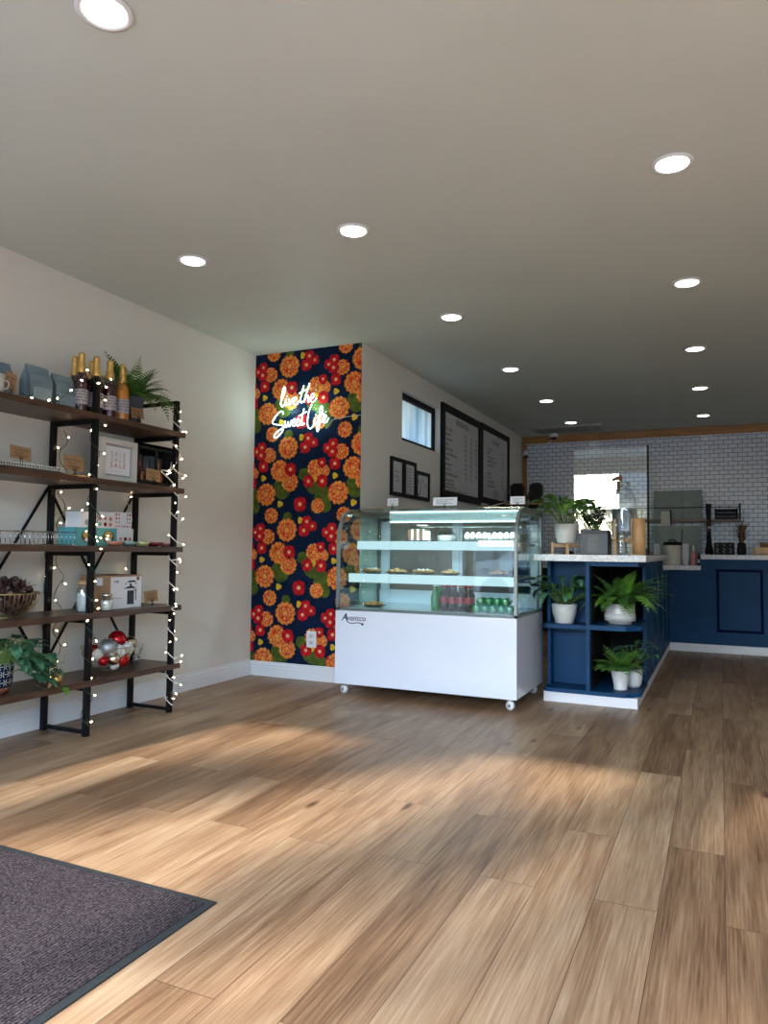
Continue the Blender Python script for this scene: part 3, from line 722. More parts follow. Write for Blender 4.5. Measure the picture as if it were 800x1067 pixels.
# lamp housing with ribbed diffuser and two rows of leds
lh = MB(); lh.box(CX0+.32, CX1-.06, 5.33, 5.36, 1.352, 1.43)
for k in range(58):
    x = CX0+.34+k*.0181; lh.box(x, x+.006, 5.322, 5.332, 1.358, 1.425)
lmp = lh.build('lamp_housing', pm('frosted_diffuser', (.55, .70, .74), .3), case)
l2 = MB()
for k in range(42):
    x = CX0+.335+k*.0253
    for z in (1.345, 1.424): l2.box(x, x+.015, 5.312, 5.332, z, z+.011)
l2.build('led_rows', M['led'], lmp)
MB().box(CX0+.03, CX1-.03, 5.78, 5.80, .66, .785).build('back_panel', M['casew'], case)
for x0, x1 in ((CX0+.03, (CX0+CX1)/2+.03), ((CX0+CX1)/2-.03, CX1-.03)):
    m_ = MB(); y = 5.80 if x0 < -2.5 else 5.815
    m_.box(x0, x0+.085, y, y+.014, .66, 1.40); m_.box(x1-.06, x1, y, y+.014, .66, 1.40); m_.box(x0, x1, y, y+.014, 1.375, 1.40); m_.box(x0, x1, y, y+.014, .845, .87)
    d = m_.build('sliding_door', M['casew'], case)
    MB().box(x0+.08, x1-.055, y+.004, y+.009, .88, 1.38).build('door_pane', M['glass'], d)
for y0, z, n__ in ((5.155, .935, 'lower'), (5.30, 1.195, 'upper')):
    s_ = MB(); s_.box(CX0+.055, CX1-.055, y0, 5.77, z-.008, z)
    so = s_.build('glass_shelf', M['glass'], case)
    s_ = MB(); s_.box(CX0+.055, CX1-.055, y0-.012, y0+.004, z-.066, z+.002); s_.build('light_strip', M['ledbar'], so)
    for x in (CX0+.04, CX1-.055): MB().box(x, x+.012, y0, 5.77, z-.03, z-.01).build('bracket', M['grey'], so)
MB().box(CX0+.04, CX1-.04, 5.06, 5.77, .668, .674).build('deck', M['casew'], case)
for x in (CX0+.028, CX0+.10): pass
# castors
for x, y in ((CX0+.055, 5.09), (CX1-.06, 5.09), (CX0+.055, 5.78), (CX1-.06, 5.78)):
    m_ = MB(); m_.box(x-.022, x+.022, y-.028, y+.028, .078, .085); m_.box(x-.016, x+.016, y+.015, y+.020, .03, .08); m_.box(x-.010, x+.010, y-.006, y+.020, .072, .08)
    c = m_.build('castor', M['chrome'], case)
    MB().tube([(x-.004, y-.014, .036), (x+.004, y+.012, .036)], .032, 24).build('wheel', M['white'], c)
    MB().tube([(x-.005, y-.017, .036), (x+.004, y+.014, .036)], .011, 12).build('hub', M['grey'], c)
# makers mark, reproduced as it stands on the front
m_ = MB(); yq = CY0-.0012
put_text(m_, 'A', .082, (-2.690, yq, .575), (1, 0, 0), (0, 0, 1), align='LEFT', sx=1.0, shear=.25)
put_text(m_, 'vantco', .060, (-2.640, yq, .577), (1, 0, 0), (0, 0, 1), align='LEFT', sx=1.0, shear=.12)
ribbon(m_, catmull([(-2.657, yq, .622), (-2.650, yq, .592), (-2.635, yq, .566), (-2.60, yq, .556), (-2.55, yq, .562), (-2.525, yq, .560), (-2.505, yq, .552)], 5), .007, (0, 1, 0))
m_.add([(-2.507+.012*math.cos(TAU*k/12), yq-.0004, .552+.009*math.sin(TAU*k/12)) for k in range(12)], [list(range(12))])
m_.build('logo', pm('navy_print', (.02, .03, .10), .4), case)

# price cards on the lid
def clip_card(name, label, x0, x1, y, z0, z1, tilt, mat, matc, group=None, lines=2, ink='ink', seed=0, axis='x', cat='sign'):
    """small card standing in a black clip; axis x: faces -Y, axis y: faces +X"""
    t = thing(name, label, cat, ((x0+x1)/2, y, z0-.022) if axis == 'x' else (y, (x0+x1)/2, z0-.022), group=group)
    w_ = x1-x0; h_ = z1-z0
    def W(a, d, b):      # a along card, d outwards, b up
        cx = (x0+x1)/2; aa = (a-w_/2)*math.cos(tilt)-b*math.sin(tilt); bb = b*math.cos(tilt)+(a-w_/2)*math.sin(tilt)
        return Vector((cx+aa, y-d+b*.12, z0+bb)) if axis == 'x' else Vector((y+d-b*.12, cx+aa, z0+bb))
    m_ = MB(); c = [W(0,0,0), W(w_,0,0), W(w_,0,h_), W(0,0,h_), W(0,-.0015,0), W(w_,-.0015,0), W(w_,-.0015,h_), W(0,-.0015,h_)]
    m_.add(c, [(0,1,2,3),(7,6,5,4),(0,4,5,1),(1,5,6,2),(2,6,7,3),(3,7,4,0)]); m_.build('card', mat, t)
    m_ = MB(); nrm = (0,1,0) if axis == 'x' else (1,0,0)
    for i in range(lines):
        zz = h_*(.86-(i+1)*.72/(lines+.3)); l = w_*(.72 if i % 2 == 0 else .5); r = random.Random(seed+i)
        k = max(5, int(l/h_*lines*3.2)); P = [W(w_*.14+l*j/k, .0008, zz+h_*.16*(r.uniform(.5,1) if j % 2 else r.uniform(0,.2))) for j in range(k+1)]
        ribbon(m_, catmull(P, 2), max(.0013, h_*.035), nrm)
    m_.build('handwriting', M[ink], t)
    m_ = MB(); a = w_*.5
    for s in (-.008, .008):
        m_.tube([W(a+s, .004, -.022), W(a+s*.5, .006, .004), W(a+s*1.5, .006, .016)], .0022, 6)
    m_.tube([W(a-.012, .003, -.0205), W(a+.012, .003, -.0205)], .003, 6)
    m_.build('clip', matc, t); return t
clip_card('price_card', 'small white card in a clip at the left end of the display case top', -2.458, -2.363, 5.36, 1.485, 1.545, 0, M['paper'], M['blackm'], 'white cards on the display case', 3)
clip_card('price_card', 'wide white card in a clip on the middle of the display case top', -2.06, -1.860, 5.36, 1.480, 1.545, 0, M['paper'], M['blackm'], 'white cards on the display case', 3, seed=4)
clip_card('price_card', 'small white card in a clip at the right end of the display case top', -1.435, -1.325, 5.36, 1.480, 1.540, 0, M['paper'], M['blackm'], 'white cards on the display case', 3, seed=8)
tg = thing('serving_tongs', 'metal serving tongs lying on top of the display case before the menu', 'tongs', (-1.62, 5.5, 1.456))
for k, dx in enumerate((0, .05)):
    MB().tube([(-1.69+dx, 5.44, 1.465), (-1.63+dx, 5.60, 1.50), (-1.585+dx, 5.70, 1.53)], .006, 6).build('arm', M['blackm'] if k == 0 else M['chrome'], tg)
MB().tube([(-1.69, 5.44, 1.463), (-1.64, 5.44, 1.463)], .007, 6).build('hinge', M['chrome'], tg)

# food in the case
def plate(x, y, z, r, kind, label, group='plates of food in the display case', seed=0):
    t = thing('plate_of_food', label, 'pastry plate', (x, y, z), group=group)
    MB().lathe([(1e-4,0),(r*.6,0),(r,.012),(r*1.02,.014),(r*.6,.006),(1e-4,.004)], 24, (x,y,z)).build('plate', M['plate'], t)
    q = random.Random(seed); m_ = MB()
    if kind == 'pastry':
        for k in range(7):
            a = TAU*k/6; rr = r*.55 if k < 6 else 0
            m_.sphere((x+rr*math.cos(a), y+rr*math.sin(a), z+.018+(.012 if k == 6 else 0)), r*.30, 12, sz=.55)
        m_.build('pastries', M['pastry'], t)
    elif kind == 'pie':
        m_.lathe([(r*.72,.004),(r*.85,.03),(r*.80,.036),(r*.7,.028),(1e-4,.032)], 24, (x,y,z), rib=.03); m_.build('pie', M['pastry'], t)
        m2 = MB(); 
        for k in range(6): a = TAU*k/6; m2.sphere((x+r*.4*math.cos(a), y+r*.4*math.sin(a), z+.034), .012, 8)
        m2.build('topping', M['cream'], t)
    return t
ZL, ZU, ZD = .935, 1.195, .674
plate(-2.60, 5.38, ZL, .085, 'pie', 'round pale pie on a dark plate, leftmost on the middle shelf of the case')
plate(-2.375, 5.38, ZL, .10, 'pastry', 'plate of small pastries, second from the left on the case middle shelf', seed=2)
plate(-2.145, 5.38, ZL, .10, 'pie', 'plate with a pink-brown tart, third from the left on the case middle shelf', seed=3)
plate(-1.92, 5.38, ZL, .09, 'pastry', 'plate of brown pastries, fourth from the left on the case middle shelf', seed=4)
plate(-1.56, 5.50, ZL, .10, 'pastry', 'plate of pastries at the right end of the case middle shelf', seed=5)
plate(-2.53, 5.28, ZD, .095, 'pastry', 'plate of golden pastries alone on the left floor of the case', seed=6)
ck = thing('cake', 'sliced brown and white layer cake on a dark plate on the upper case shelf', 'cake', (-2.24, 5.52, ZU))
MB().lathe([(1e-4,0),(.10,0),(.13,.010),(.125,.014),(1e-4,.006)], 24, (-2.24,5.52,ZU)).build('plate', M['plate'], ck)
for k in range(3):
    x = -2.315+k*.05; MB().box(x, x+.028, 5.46, 5.58, ZU+.007, ZU+.100, ch=.002).build('slice', M['cake'], ck); MB().box(x+.029, x+.044, 5.46, 5.58, ZU+.007, ZU+.104, ch=.002).build('slice_cream', M['cream'], ck)
m_ = MB(); m_.prism([(-2.172,5.46),(-2.12,5.46),(-2.165,5.58)], ZU+.007, ZU+.085); m_.build('slice', M['cream'], ck)
dm = thing('cake_dome', 'pale domed cover in the middle of the upper case shelf', 'cake dome', (-2.03, 5.60, ZU))
MB().lathe([(.085,0),(.085,.05),(.06,.085),(.02,.10),(.02,.11),(1e-4,.112)], 24, (-2.03,5.60,ZU)).build('dome', M['glassd'], dm)
MB().lathe([(1e-4,.0005),(.08,.0005),(.075,.055),(1e-4,.06)], 24, (-2.03,5.60,ZU)).build('cake', M['cream'], dm)
for k in range(2):
    x = -1.72+k*.22
    tr = thing('dessert_tray', 'tray of cream desserts, %s of two on the upper case shelf' % ('left' if k == 0 else 'right'), 'dessert tray', (x, 5.47, ZU), group='cream dessert trays in the case')
    MB().box(x-.10, x+.10, 5.36, 5.62, ZU+.001, ZU+.013, ch=.003).build('tray', M['plate'], tr)
    for j in range(8):
        m_ = MB(); c = (x-.07+.047*(j % 4), 5.41+.12*(j//4), ZU+.013); m_.lathe([(.020,0),(.023,.03),(.018,.046),(.008,.060),(1e-4,.064)], 12, c, rib=.08); m_.build('dessert', M['cream'], tr)

# bottles on the floor of the case
def bottle_proto(name, cat, prof, matb, capmat, caph, label_z=None, labmat=None, n=16):
    t = thing(name, 'x', cat)
    MB().lathe(prof, n).build('glass_body', matb, t)
    r, z = prof[-1]
    MB().lathe([(r*1.25, z-.012), (r*1.3, z-.002), (r*1.1, z+caph), (1e-4, z+caph)], 12).build('cap', capmat, t)
    if labmat:
        rr = prof[2][0]+.0006; MB().lathe([(rr, label_z[0]), (rr, label_z[1])], n, cap=False).build('label', labmat, t)
    return t
SODA = [(.020,0),(.031,.004),(.032,.06),(.032,.105),(.028,.125),(.016,.155),(.0125,.185),(.0125,.196)]
SO = [(a*.92, b*.96) for a, b in SODA]
gb = bottle_proto('soda_bottle', 'bottle', SO, M['greenglass'], M['chrome'], .004, (.035, .085), M['greenglass'])
cb_ = bottle_proto('soda_bottle', 'bottle', SO, M['colaglass'], M['redlabel'], .004, (.060, .105), M['redlabel'])
place(gb, True, (-1.955, 5.14, ZD), 0, 'upright green glass bottle at the left of the soda bottles in the case')
od = ['nearest the green one', 'second from the green one', 'third from the green one', 'fourth from the green one']
k0 = True
for k in range(4):
    for j in range(2):
        place(cb_, k0, (-1.885+k*.062, 5.15+.068*j+.006*k, ZD), 0, 'dark cola bottle with red label, %s, %s row' % (od[k], ['front', 'rear'][j]), 'cola bottles in the display case'); k0 = False
for j in range(2):
    place(gb, False, (-1.955, 5.215+.07*j, ZD), 0, 'upright green bottle, %s behind the front green one in the case' % ['directly', 'second'][j], 'green bottles standing in the display case')
for r_ in range(2):
    for k in range(5 if r_ == 0 else 4):
        b_ = copy_tree(gb)
        b_.matrix_basis = Matrix.Translation(Vector((-1.625+k*.062+(.031 if r_ else 0), 5.10, ZD+.030+.053*r_))) @ Matrix.Rotation(-PI/2, 4, 'X')
        b_.location = b_.matrix_basis.to_translation()
        b_['label'] = 'green bottle lying in the case, %s row, %s from the left' % (['lower', 'upper'][r_], ['first', 'second', 'third', 'fourth', 'fifth'][k]); b_['group'] = 'green bottles lying in the display case'

# ------------------------------------------------------------------ navy peninsula with stone top
pen = thing('counter_cabinet', 'navy blue counter cabinet with open plant shelves at its end and white plinth', 'cabinet', (-.9, 7.3, 0))
PX0, PX1, PY0, PY1 = -1.227, -.547, 5.54, 9.20
ZT = 1.056
def chamf(x0, x1, y0, y1, c): return [(x0, y0), (x1-c, y0), (x1, y0+c), (x1, y1), (x0, y1)]
m_ = MB()
m_.box(PX0, -.886, 6.15, 8.1, .075, ZT); m_.box(-.886, PX1-.001, 6.60, 8.1, .075, ZT); m_.box(PX1-.020, PX1-.001, 6.15, 6.60, .075, ZT); m_.box(PX0, PX1-.001, 8.1, 9.125, .075, .928)
m_.build('cabinet_body', M['blue'], pen)
MB().box(PX0, -.913, 5.80, 6.15, .075, ZT).build('end_panel', M['blue'], pen)
MB().box(-.913, -.885, 5.545, 6.15, .075, ZT).build('divider', M['blue'], pen)
MB().box(PX0-.002, PX0+.022, 5.70, 5.99, .075, ZT).build('side_panel', M['blue'], pen)
MB().prism(chamf(-.885, PX1+.018, PY0, 6.15, .10)[:3]+[(PX1+.018, 6.15), (PX1-.021, 6.15), (PX1-.021, 6.60), (-.885, 6.60)], .552, .586).build('shelf', M['blue'], pen)
MB().prism([(PX0-.01, 5.585), (PX0+.02, 5.55), (-.913, 5.55), (-.913, 5.80), (PX0-.01, 5.80)], .548, .580).build('shelf', M['blue'], pen)
MB().prism([(PX0, 5.565), (PX0+.025, 5.54), (-.885, 5.535), (-.885, 5.99), (PX0, 5.99)], .075, .103).build('bottom_board', M['blue'], pen)
MB().prism(chamf(-.885, PX1+.012, 5.535, 6.15, .10)[:3]+[(PX1+.012, 6.15), (PX1-.021, 6.15), (PX1-.021, 6.60), (-.885, 6.60)], .075, .103).build('bottom_board', M['blue'], pen)
m_ = MB(); m_.box(-.885, PX1+.004, 5.56, 6.15, 1.022, ZT); m_.build('top_rail', M['blue'], pen)
for k in range(5): MB().box(PX1-.001, PX1+.006, 6.17+k*.62, 6.18+k*.62, .08, 1.0 if 6.1+k*.62 < 8.1 else .9).build('panel_joint', M['blue'], pen)
MB().box(PX0+.0, PX1-.006, PY0+.012, 9.125, 0, .074).build('plinth', M['trimw'], pen)
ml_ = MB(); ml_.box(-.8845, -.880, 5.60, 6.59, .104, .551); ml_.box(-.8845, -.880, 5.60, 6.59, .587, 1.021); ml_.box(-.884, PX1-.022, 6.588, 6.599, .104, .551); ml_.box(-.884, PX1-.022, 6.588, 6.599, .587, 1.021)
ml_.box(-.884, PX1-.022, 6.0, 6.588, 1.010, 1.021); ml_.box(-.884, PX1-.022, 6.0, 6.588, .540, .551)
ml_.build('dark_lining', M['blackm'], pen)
ctop = thing('worktop', 'white veined stone worktop on the navy counter beside the display case', 'countertop', (-.9, 6.8, ZT))
MB().box(-1.292, -.482, 5.50, 8.08, ZT, 1.106, ch=.004).build('stone_slab', M['marble'], ctop)

# navy bar front under the tiled wall
M['mould'] = pm('dark_navy_moulding', (.002, .010, .045), .6, spec=.05)
bar = thing('bar_counter', 'navy blue bar front with framed panel below the tiled wall', 'cabinet', (1.2, 9.5, 0))
MB().box(-.215, XR-.01, 9.13, 9.60, .09, 1.06).build('bar_body', M['blue'], bar)
MB().box(-.546, -.215, 9.13, 9.60, .09, .93).build('low_body', M['blue'], bar)
for x0, x1 in ((-.045, .43), (.78, 1.25), (1.6, 2.07), (2.42, 2.89)):
    m_ = MB(); f = .030
    for a, b_, c_, d in ((x0, x1, .235, .235+f), (x0, x1, .949-f, .949), (x0, x0+f, .235+f, .949-f), (x1-f, x1, .235+f, .949-f)): m_.box(a, b_, 9.116, 9.131, c_, d, ch=.004)
    m_.build('panel_moulding', M['mould'], bar)
base_ = MB(); base_profile(-.546, XR-.01, 9.13, .09, 1, base_); base_.build('white_baseboard', M['trimw'], bar)
wt = thing('worktop', 'white stone top of the raised bar right of the low bar step', 'countertop', (1.6, 9.4, 1.06))
MB().box(-.205, XR-.01, 9.10, 9.66, 1.06, 1.113, ch=.004).build('stone_slab', M['marble'], wt)
wt = thing('worktop', 'low step of white stone worktop between the navy counter and raised bar', 'countertop', (-.4, 9.4, .93))
MB().box(-.70, -.2055, 9.10, 9.66, .932, .985, ch=.004).build('stone_slab', M['marble'], wt)
# back counter along the tiled wall
bk = thing('back_counter', 'dark counter running along the foot of the tiled wall', 'counter', (-.5, 10.7, 0))
MB().box(XC+.01, XR-.01, 10.42, YB-.024, 0, .90).build('cabinet', M['blackm'], bk)
MB().box(XC+.01, XR-.01, 10.38, YB-.024, .90, .94, ch=.004).build('worktop', M['marble'], bk)

M['guard'] = pane('screen_glass', (.93, .97, .96), 1.5, 1.8)
# ---- sneeze guard
gd = thing('sneeze_guard', 'clear glass screen with a slim black post standing on the stone worktop', 'glass screen', (-.53, 6.3, 1.106))
MB().box(-.540, -.524, 6.30, 6.316, 1.106, 2.015).build('post', M['black'], gd)
MB().box(-1.13, -.541, 6.305, 6.311, 1.112, 2.0).build('front_pane', M['guard'], gd)
MB().box(-.535, -.529, 6.317, 7.55, 1.112, 2.0).build('side_pane', M['glass'], gd)
for x in (-1.05, -.62): MB().box(x, x+.04, 6.296, 6.32, 1.106, 1.125).build('foot_clamp', M['chrome'], gd)

# ------------------------------------------------------------------ plants
def leaf(mb, base, az, el, ln, wd, droop=.5, mi=0, seg=6, fold=.25):
    """pointed blade leaving base in azimuth az, elevation el, bending down"""
    p = Vector(base); e = el; vs = []; side = Vector((-math.sin(az), math.cos(az), 0))
    for i in range(seg+1):
        t = i/seg; w_ = wd*math.sin(PI*min(1, t*.93+.05))**.8*(1-.25*t)
        if i == seg: w_ = wd*.02
        d = Vector((math.cos(az)*math.cos(e), math.sin(az)*math.cos(e), math.sin(e))); nn = side.cross(d)
        vs += [p-side*w_/2+nn*(-fold*w_), p.copy(), p+side*w_/2+nn*(-fold*w_)]
        p = p+d*(ln/seg); e -= droop/seg
    fs = []
    for i in range(seg):
        a = 3*i; fs += [(a, a+1, a+4, a+3), (a+1, a+2, a+5, a+4)]
    mb.add(vs, fs, True, mi)
def frond(mb, base, az, el, ln, pin, droop=1.4, n=14, mi=0, wr=.24, sub=False):
    p = Vector(base); e = el; side0 = Vector((-math.sin(az), math.cos(az), 0)); pts = []
    for i in range(n+1):
        d = Vector((math.cos(az)*math.cos(e), math.sin(az)*math.cos(e), math.sin(e))); pts.append((p.copy(), d)); p = p+d*(ln/n); e -= droop/n
    mb.tube([a for a, _ in pts], .0012, 4, mi=1)
    for i in range(2, n+1):
        c, d = pts[i]; t = i/n; L_ = pin*math.sin(PI*min(.97, .18+.8*t))**.9
        nn = side0.cross(d)
        for s in (-1, 1):
            q_ = (side0*s*.9+d*.45-nn*.12).normalized(); u = d*(L_*wr)
            if sub:
                for j in range(5):
                    b0 = c+q_*(L_*j/5); l2 = L_*.32*(1-j/6)
                    for s2 in (-1, 1):
                        v2 = (d*s2*.8+q_*.7).normalized()*l2
                        mb.add([b0, b0+v2*.5+q_*l2*.22, b0+v2, b0+v2*.5-q_*l2*.16], [(0, 1, 2, 3)], False, mi)
                mb.add([c, c+q_*L_*.6+u*.12, c+q_*L_, c+q_*L_*.6-u*.12], [(0, 1, 2, 3)], False, mi)
            else:
                mb.add([c-u*.35, c+q_*L_*.35-u*.45-nn*.0, c+q_*L_*.8-u*.2, c+q_*L_, c+q_*L_*.7+u*.45, c+u*.35], [(0, 1, 2, 3, 4, 5)], False, mi)
def pot(parent, prof, c, mat, rib=0, n=28, soil=None):
    MB().lathe(prof+[(prof[-1][0]-.006, prof[-1][1]), (prof[-1][0]-.010, prof[-1][1]-.022)], n, c, rib=rib, cap=False).add([], []).build('pot', mat, parent)
    r = prof[-1][0]-.007; MB().lathe([(1e-4, prof[-1][1]-.016), (r, prof[-1][1]-.018)], 18, c, cap=False).build('soil', M['soil'], parent)
def potbase(prof): return [(1e-4, 0)]+prof
# plant 1: broad arching leaves in a white pot on a wooden cross stand, on the worktop
c = (-1.083, 5.72, 1.192)
p1 = thing('potted_plant', 'tall arching green plant in a white pot on a wooden stand on the worktop', 'potted plant', c)
pot(p1, potbase([(.068, 0), (.074, .01), (.086, .06), (.094, .15)]), c, M['potw'])
q = random.Random(3); m_ = MB(); ms = MB()
for k in range(26):
    az = TAU*k/26+q.uniform(-.2, .2); el = q.uniform(.75, 1.35); sl = q.uniform(.10, .20)
    b0 = Vector((c[0]+.03*math.cos(az), c[1]+.03*math.sin(az), c[2]+.135)); tip = b0+Vector((math.cos(az)*math.cos(el), math.sin(az)*math.cos(el), math.sin(el)))*sl
    ms.tube([b0, tip], .0028, 5); leaf(m_, tip, az, el-.15, q.uniform(.14, .22), q.uniform(.055, .078), q.uniform(1.3, 2.2), k % 2, 7)
for k in range(3): leaf(m_, (c[0]+.12+.02*k, c[1]-.03, c[2]+.20-.03*k), -.3, .2, .12, .08, 1.9, 1, 7)
m_.build('leaves', [M['leaf1'], M['leaf2']], p1); ms.build('stems', M['stem'], p1)
st = thing('plant_stand', 'small wooden cross shaped plant stand under the white pot on the worktop', 'plant stand', (c[0], c[1], 1.106))
m_ = MB()
for a in (0, PI/2):
    X = Matrix.Translation(Vector((c[0], c[1], 1.106))) @ Matrix.Rotation(a+.25, 4, 'Z'); m_.box(-.118, .118, -.008, .008, .055, .083, X=X)
m_.build('cross_bar', M['bamboo'], st)
for k in range(4):
    X = Matrix.Translation(Vector((c[0], c[1], 1.106))) @ Matrix.Rotation(k*PI/2+.25, 4, 'Z')
    MB().box(.100, .118, -.010, .010, 0, .095, X=X).build('leg', M['bamboo'], st)
# plant 2: black planter with dark glossy plant
c = (-.862, 5.70, 1.106)
p2 = thing('potted_plant', 'dark leaved plant in a square black planter on the worktop', 'potted plant', c)
m_ = MB(); X = Matrix.Translation(Vector(c)); w_ = .103
m_.box(-w_, w_, -w_, w_, 0, .165, X=X, ch=.006); m_.box(-w_*.97, w_*.97, -w_*.97, w_*.97, .165, .185, X=X, ch=.008); m_.build('pot', M['potblack'], p2)
m_ = MB(); m_.box(-.045, .035, -w_-.0015, -w_+.001, .02, .145, X=X); lb = m_.build('printed_label', pm('charcoal_label', (.010, .011, .014), .35), p2)
m_ = MB()
for i in range(6): scribble(m_, (c[0]-.036, c[1]-w_-.002, c[2]+.122-i*.018), (1,0,0), (0,0,1), .06-.008*(i % 3), .010, (0,1,0), thick=.0016, seed=i+20)
m_.build('printed_text', pm('grey_print', (.16,.17,.19), .5), lb)
q = random.Random(5); m_ = MB(); ms = MB()
for k in range(9):
    az = TAU*k/9; el = q.uniform(.9, 1.45); b0 = Vector((c[0]+.02*math.cos(az), c[1]+.02*math.sin(az), c[2]+.18)); l = q.uniform(.09, .17)
    d = Vector((math.cos(az)*math.cos(el), math.sin(az)*math.cos(el), math.sin(el))); ms.tube([b0, b0+d*l], .003, 5)
    for j in range(7):
        t = .35+.65*j/6; leaf(m_, b0+d*l*t, az+(1.5 if j % 2 else -1.5)+q.uniform(-.4, .4), .5, .055, .036, .8, 0, 4)
m_.build('leaves', M['leafdk'], p2); ms.build('stems', M['leafdk'], p2)

# glass drink dispenser with wooden stand
c = Vector((-.655, 5.74, 1.106))
dd = thing('drink_dispenser', 'large clear glass drink dispenser jar in a wooden stand on the worktop', 'drink dispenser', c)
pr = [(1e-4,.125),(.070,.125),(.088,.135),(.092,.20),(.092,.37),(.086,.42),(.066,.455),(.060,.47),(.060,.48)]
MB().lathe(pr, 32, c).build('glass_jar', M['glassd'], dd)
MB().lathe([(.066,.478),(.068,.488),(.045,.505),(.012,.512),(.010,.525),(.022,.535),(.022,.55),(1e-4,.556)], 28, c).build('lid', M['glassd'], dd)
MB().lathe([(1e-4,.13),(.084,.14),(.087,.20),(.087,.345),(1e-4,.347)], 28, c).build('water', pm('water', (.55,.68,.78), .05, trans=.85), dd)
m_ = MB(); m_.lathe([(.094,0),(.098,.006),(.098,.016),(.094,.022)], 32, c+Vector((0,0,.10))); m_.build('stand_ring', M['bamboo'], dd)
for a in (PI*.25, PI*.75, PI*1.25, PI*1.75):
    x, y = c.x+.088*math.cos(a), c.y+.088*math.sin(a); MB().box(x-.010, x+.010, y-.010, y+.010, 1.106, 1.106+.27).build('leg', M['bamboo'], dd)
m_ = MB(); m_.tube([c+Vector((0,-.09,.15)), c+Vector((0,-.13,.15))], .009, 10); m_.tube([c+Vector((0,-.125,.17)), c+Vector((0,-.125,.115))], .008, 10); m_.build('tap', M['chrome'], dd)
c = Vector((-.66, 5.585, 1.106))
gl = thing('glass_vase', 'narrow clear glass vase in front of the drink dispenser on the worktop', 'vase', c)
MB().lathe([(1e-4,0),(.034,0),(.036,.02),(.026,.10),(.030,.17),(.031,.17),(.028,.10)], 20, c).build('glass_body', M['glassd'], gl)
c = Vector((-.545, 5.66, 1.106))
cp = thing('wooden_holder', 'fluted bamboo holder with steel dots at the right corner of the worktop', 'holder', c)
m_ = MB(); m_.lathe([(1e-4,0),(.044,0),(.044,.27),(.040,.272),(.036,.24)], 18, c, rib=.07); m_.build('fluted_body', M['bamboo'], cp)
for z in (.10, .20): MB().sphere(c+Vector((.0,-.047,z)), .008, 8).build('steel_knob', M['chrome'], cp)
for k, (dx, h_) in enumerate(((-.015, .33), (.012, .36))): MB().tube([c+Vector((dx, 0, .05)), c+Vector((dx*1.8, 0, h_))], .004, 6).build('stirrer', M['bamboo'], cp)
c = Vector((-.735, 6.05, 1.106))
kn = thing('bottle_with_stopper', 'slender bottle with a carved tan wooden stopper behind the drink dispenser', 'bottle', c)
MB().lathe([(1e-4,0),(.035,0),(.037,.30),(.018,.40),(.016,.50)], 16, c).build('glass_body', M['glassd'], kn)
m_ = MB(); m_.tube([c+Vector((0,0,.49)), c+Vector((0,0,.59))], .014, 8); m_.tube([c+Vector((-.045,0,.60)), c+Vector((-.015,0,.615)), c+Vector((.03,0,.60))], .014, 8); m_.sphere(c+Vector((.012,0,.62)), .02, 8); m_.build('stopper', M['dried'], kn)
bw = thing('black_device', 'small low black device at the right end of the worktop', 'device', (-.56, 6.9, 1.106))
m_ = MB(); m_.box(-.62, -.55, 6.86, 6.96, 1.106, 1.16, ch=.006); m_.build('housing', M['blackm'], bw); MB().box(-.61, -.56, 6.855, 6.862, 1.12, 1.15).build('screen', M['darkwin'], bw)

# plants on the counter shelves
c = (-1.092, 5.665, .580)
p3 = thing('potted_plant', 'striped leaf plant in a ribbed white pot on the left counter shelf', 'potted plant', c)
pot(p3, potbase([(.062,0),(.066,.008),(.068,.02),(.086,.08),(.093,.148)]), c, M['potw'], rib=.045, n=44)
q = random.Random(8); m_ = MB(); ms = MB()
for k in range(40):
    az = TAU*k/40*2.4; el = q.uniform(.5, 1.45); b0 = Vector((c[0]+.03*math.cos(az), c[1]+.03*math.sin(az), c[2]+.13)); l = q.uniform(.08, .22)
    d = Vector((math.cos(az)*math.cos(el), math.sin(az)*math.cos(el)*.6, math.sin(el))); ms.tube([b0, b0+d*l], .0025, 5)
    e = b0+d*l; leaf(m_, e, az, el-.6, q.uniform(.11, .15), q.uniform(.052, .070), q.uniform(1.0, 1.8), k % 2, 6)
m_.build('leaves', [M['leaf1'], M['leaf4']], p3); ms.build('stems', M['stem'], p3)
c = (-.700, 5.80, .586)
p4 = thing('potted_fern', 'wide bright green fern spilling from a white ringed bowl on the upper open shelf', 'potted plant', c)
pot(p4, potbase([(.085,0),(.088,.018),(.113,.022),(.115,.07),(.108,.075),(.112,.085),(.107,.092),(.111,.105),(.106,.115),(.110,.15)]), c, M['potw'])
q = random.Random(9); m_ = MB()
for k in range(64):
    az = TAU*k/32+q.uniform(-.2, .2); el = q.uniform(.6, 1.45)
    right = math.cos(az-(-.5)) ; ln = q.uniform(.22, .32)+(.10*max(0, right))
    frond(m_, (c[0]+.05*math.cos(az), c[1]+.05*math.sin(az), c[2]+.13), az, el, ln, q.uniform(.05, .07), q.uniform(1.0, 2.2), 15, 0 if q.random() < .4 else 2, wr=.42)
m_.build('fronds', [M['leaf1'], M['stem'], M['leaf2']], p4)
c = (-.690, 5.72, .103)
p5 = thing('potted_plant', 'maidenhair plant in a small pale tapered pot on the lowest open shelf', 'potted plant', c)
pot(p5, potbase([(.048,0),(.050,.012),(.046,.016),(.066,.125),(.069,.14)]), c, M['potw'])
q = random.Random(10); m_ = MB()
for k in range(54):
    az = q.uniform(0, TAU); el = q.uniform(.5, 1.5); frond(m_, (c[0]+.02*math.cos(az), c[1]+.02*math.sin(az), c[2]+.12), az, el, q.uniform(.14, .27), q.uniform(.045, .06), q.uniform(.9, 1.9), 9, 2 if k % 2 else 0, wr=.5)
m_.build('foliage', [M['leaf1'], M['stem'], M['leaf2']], p5)
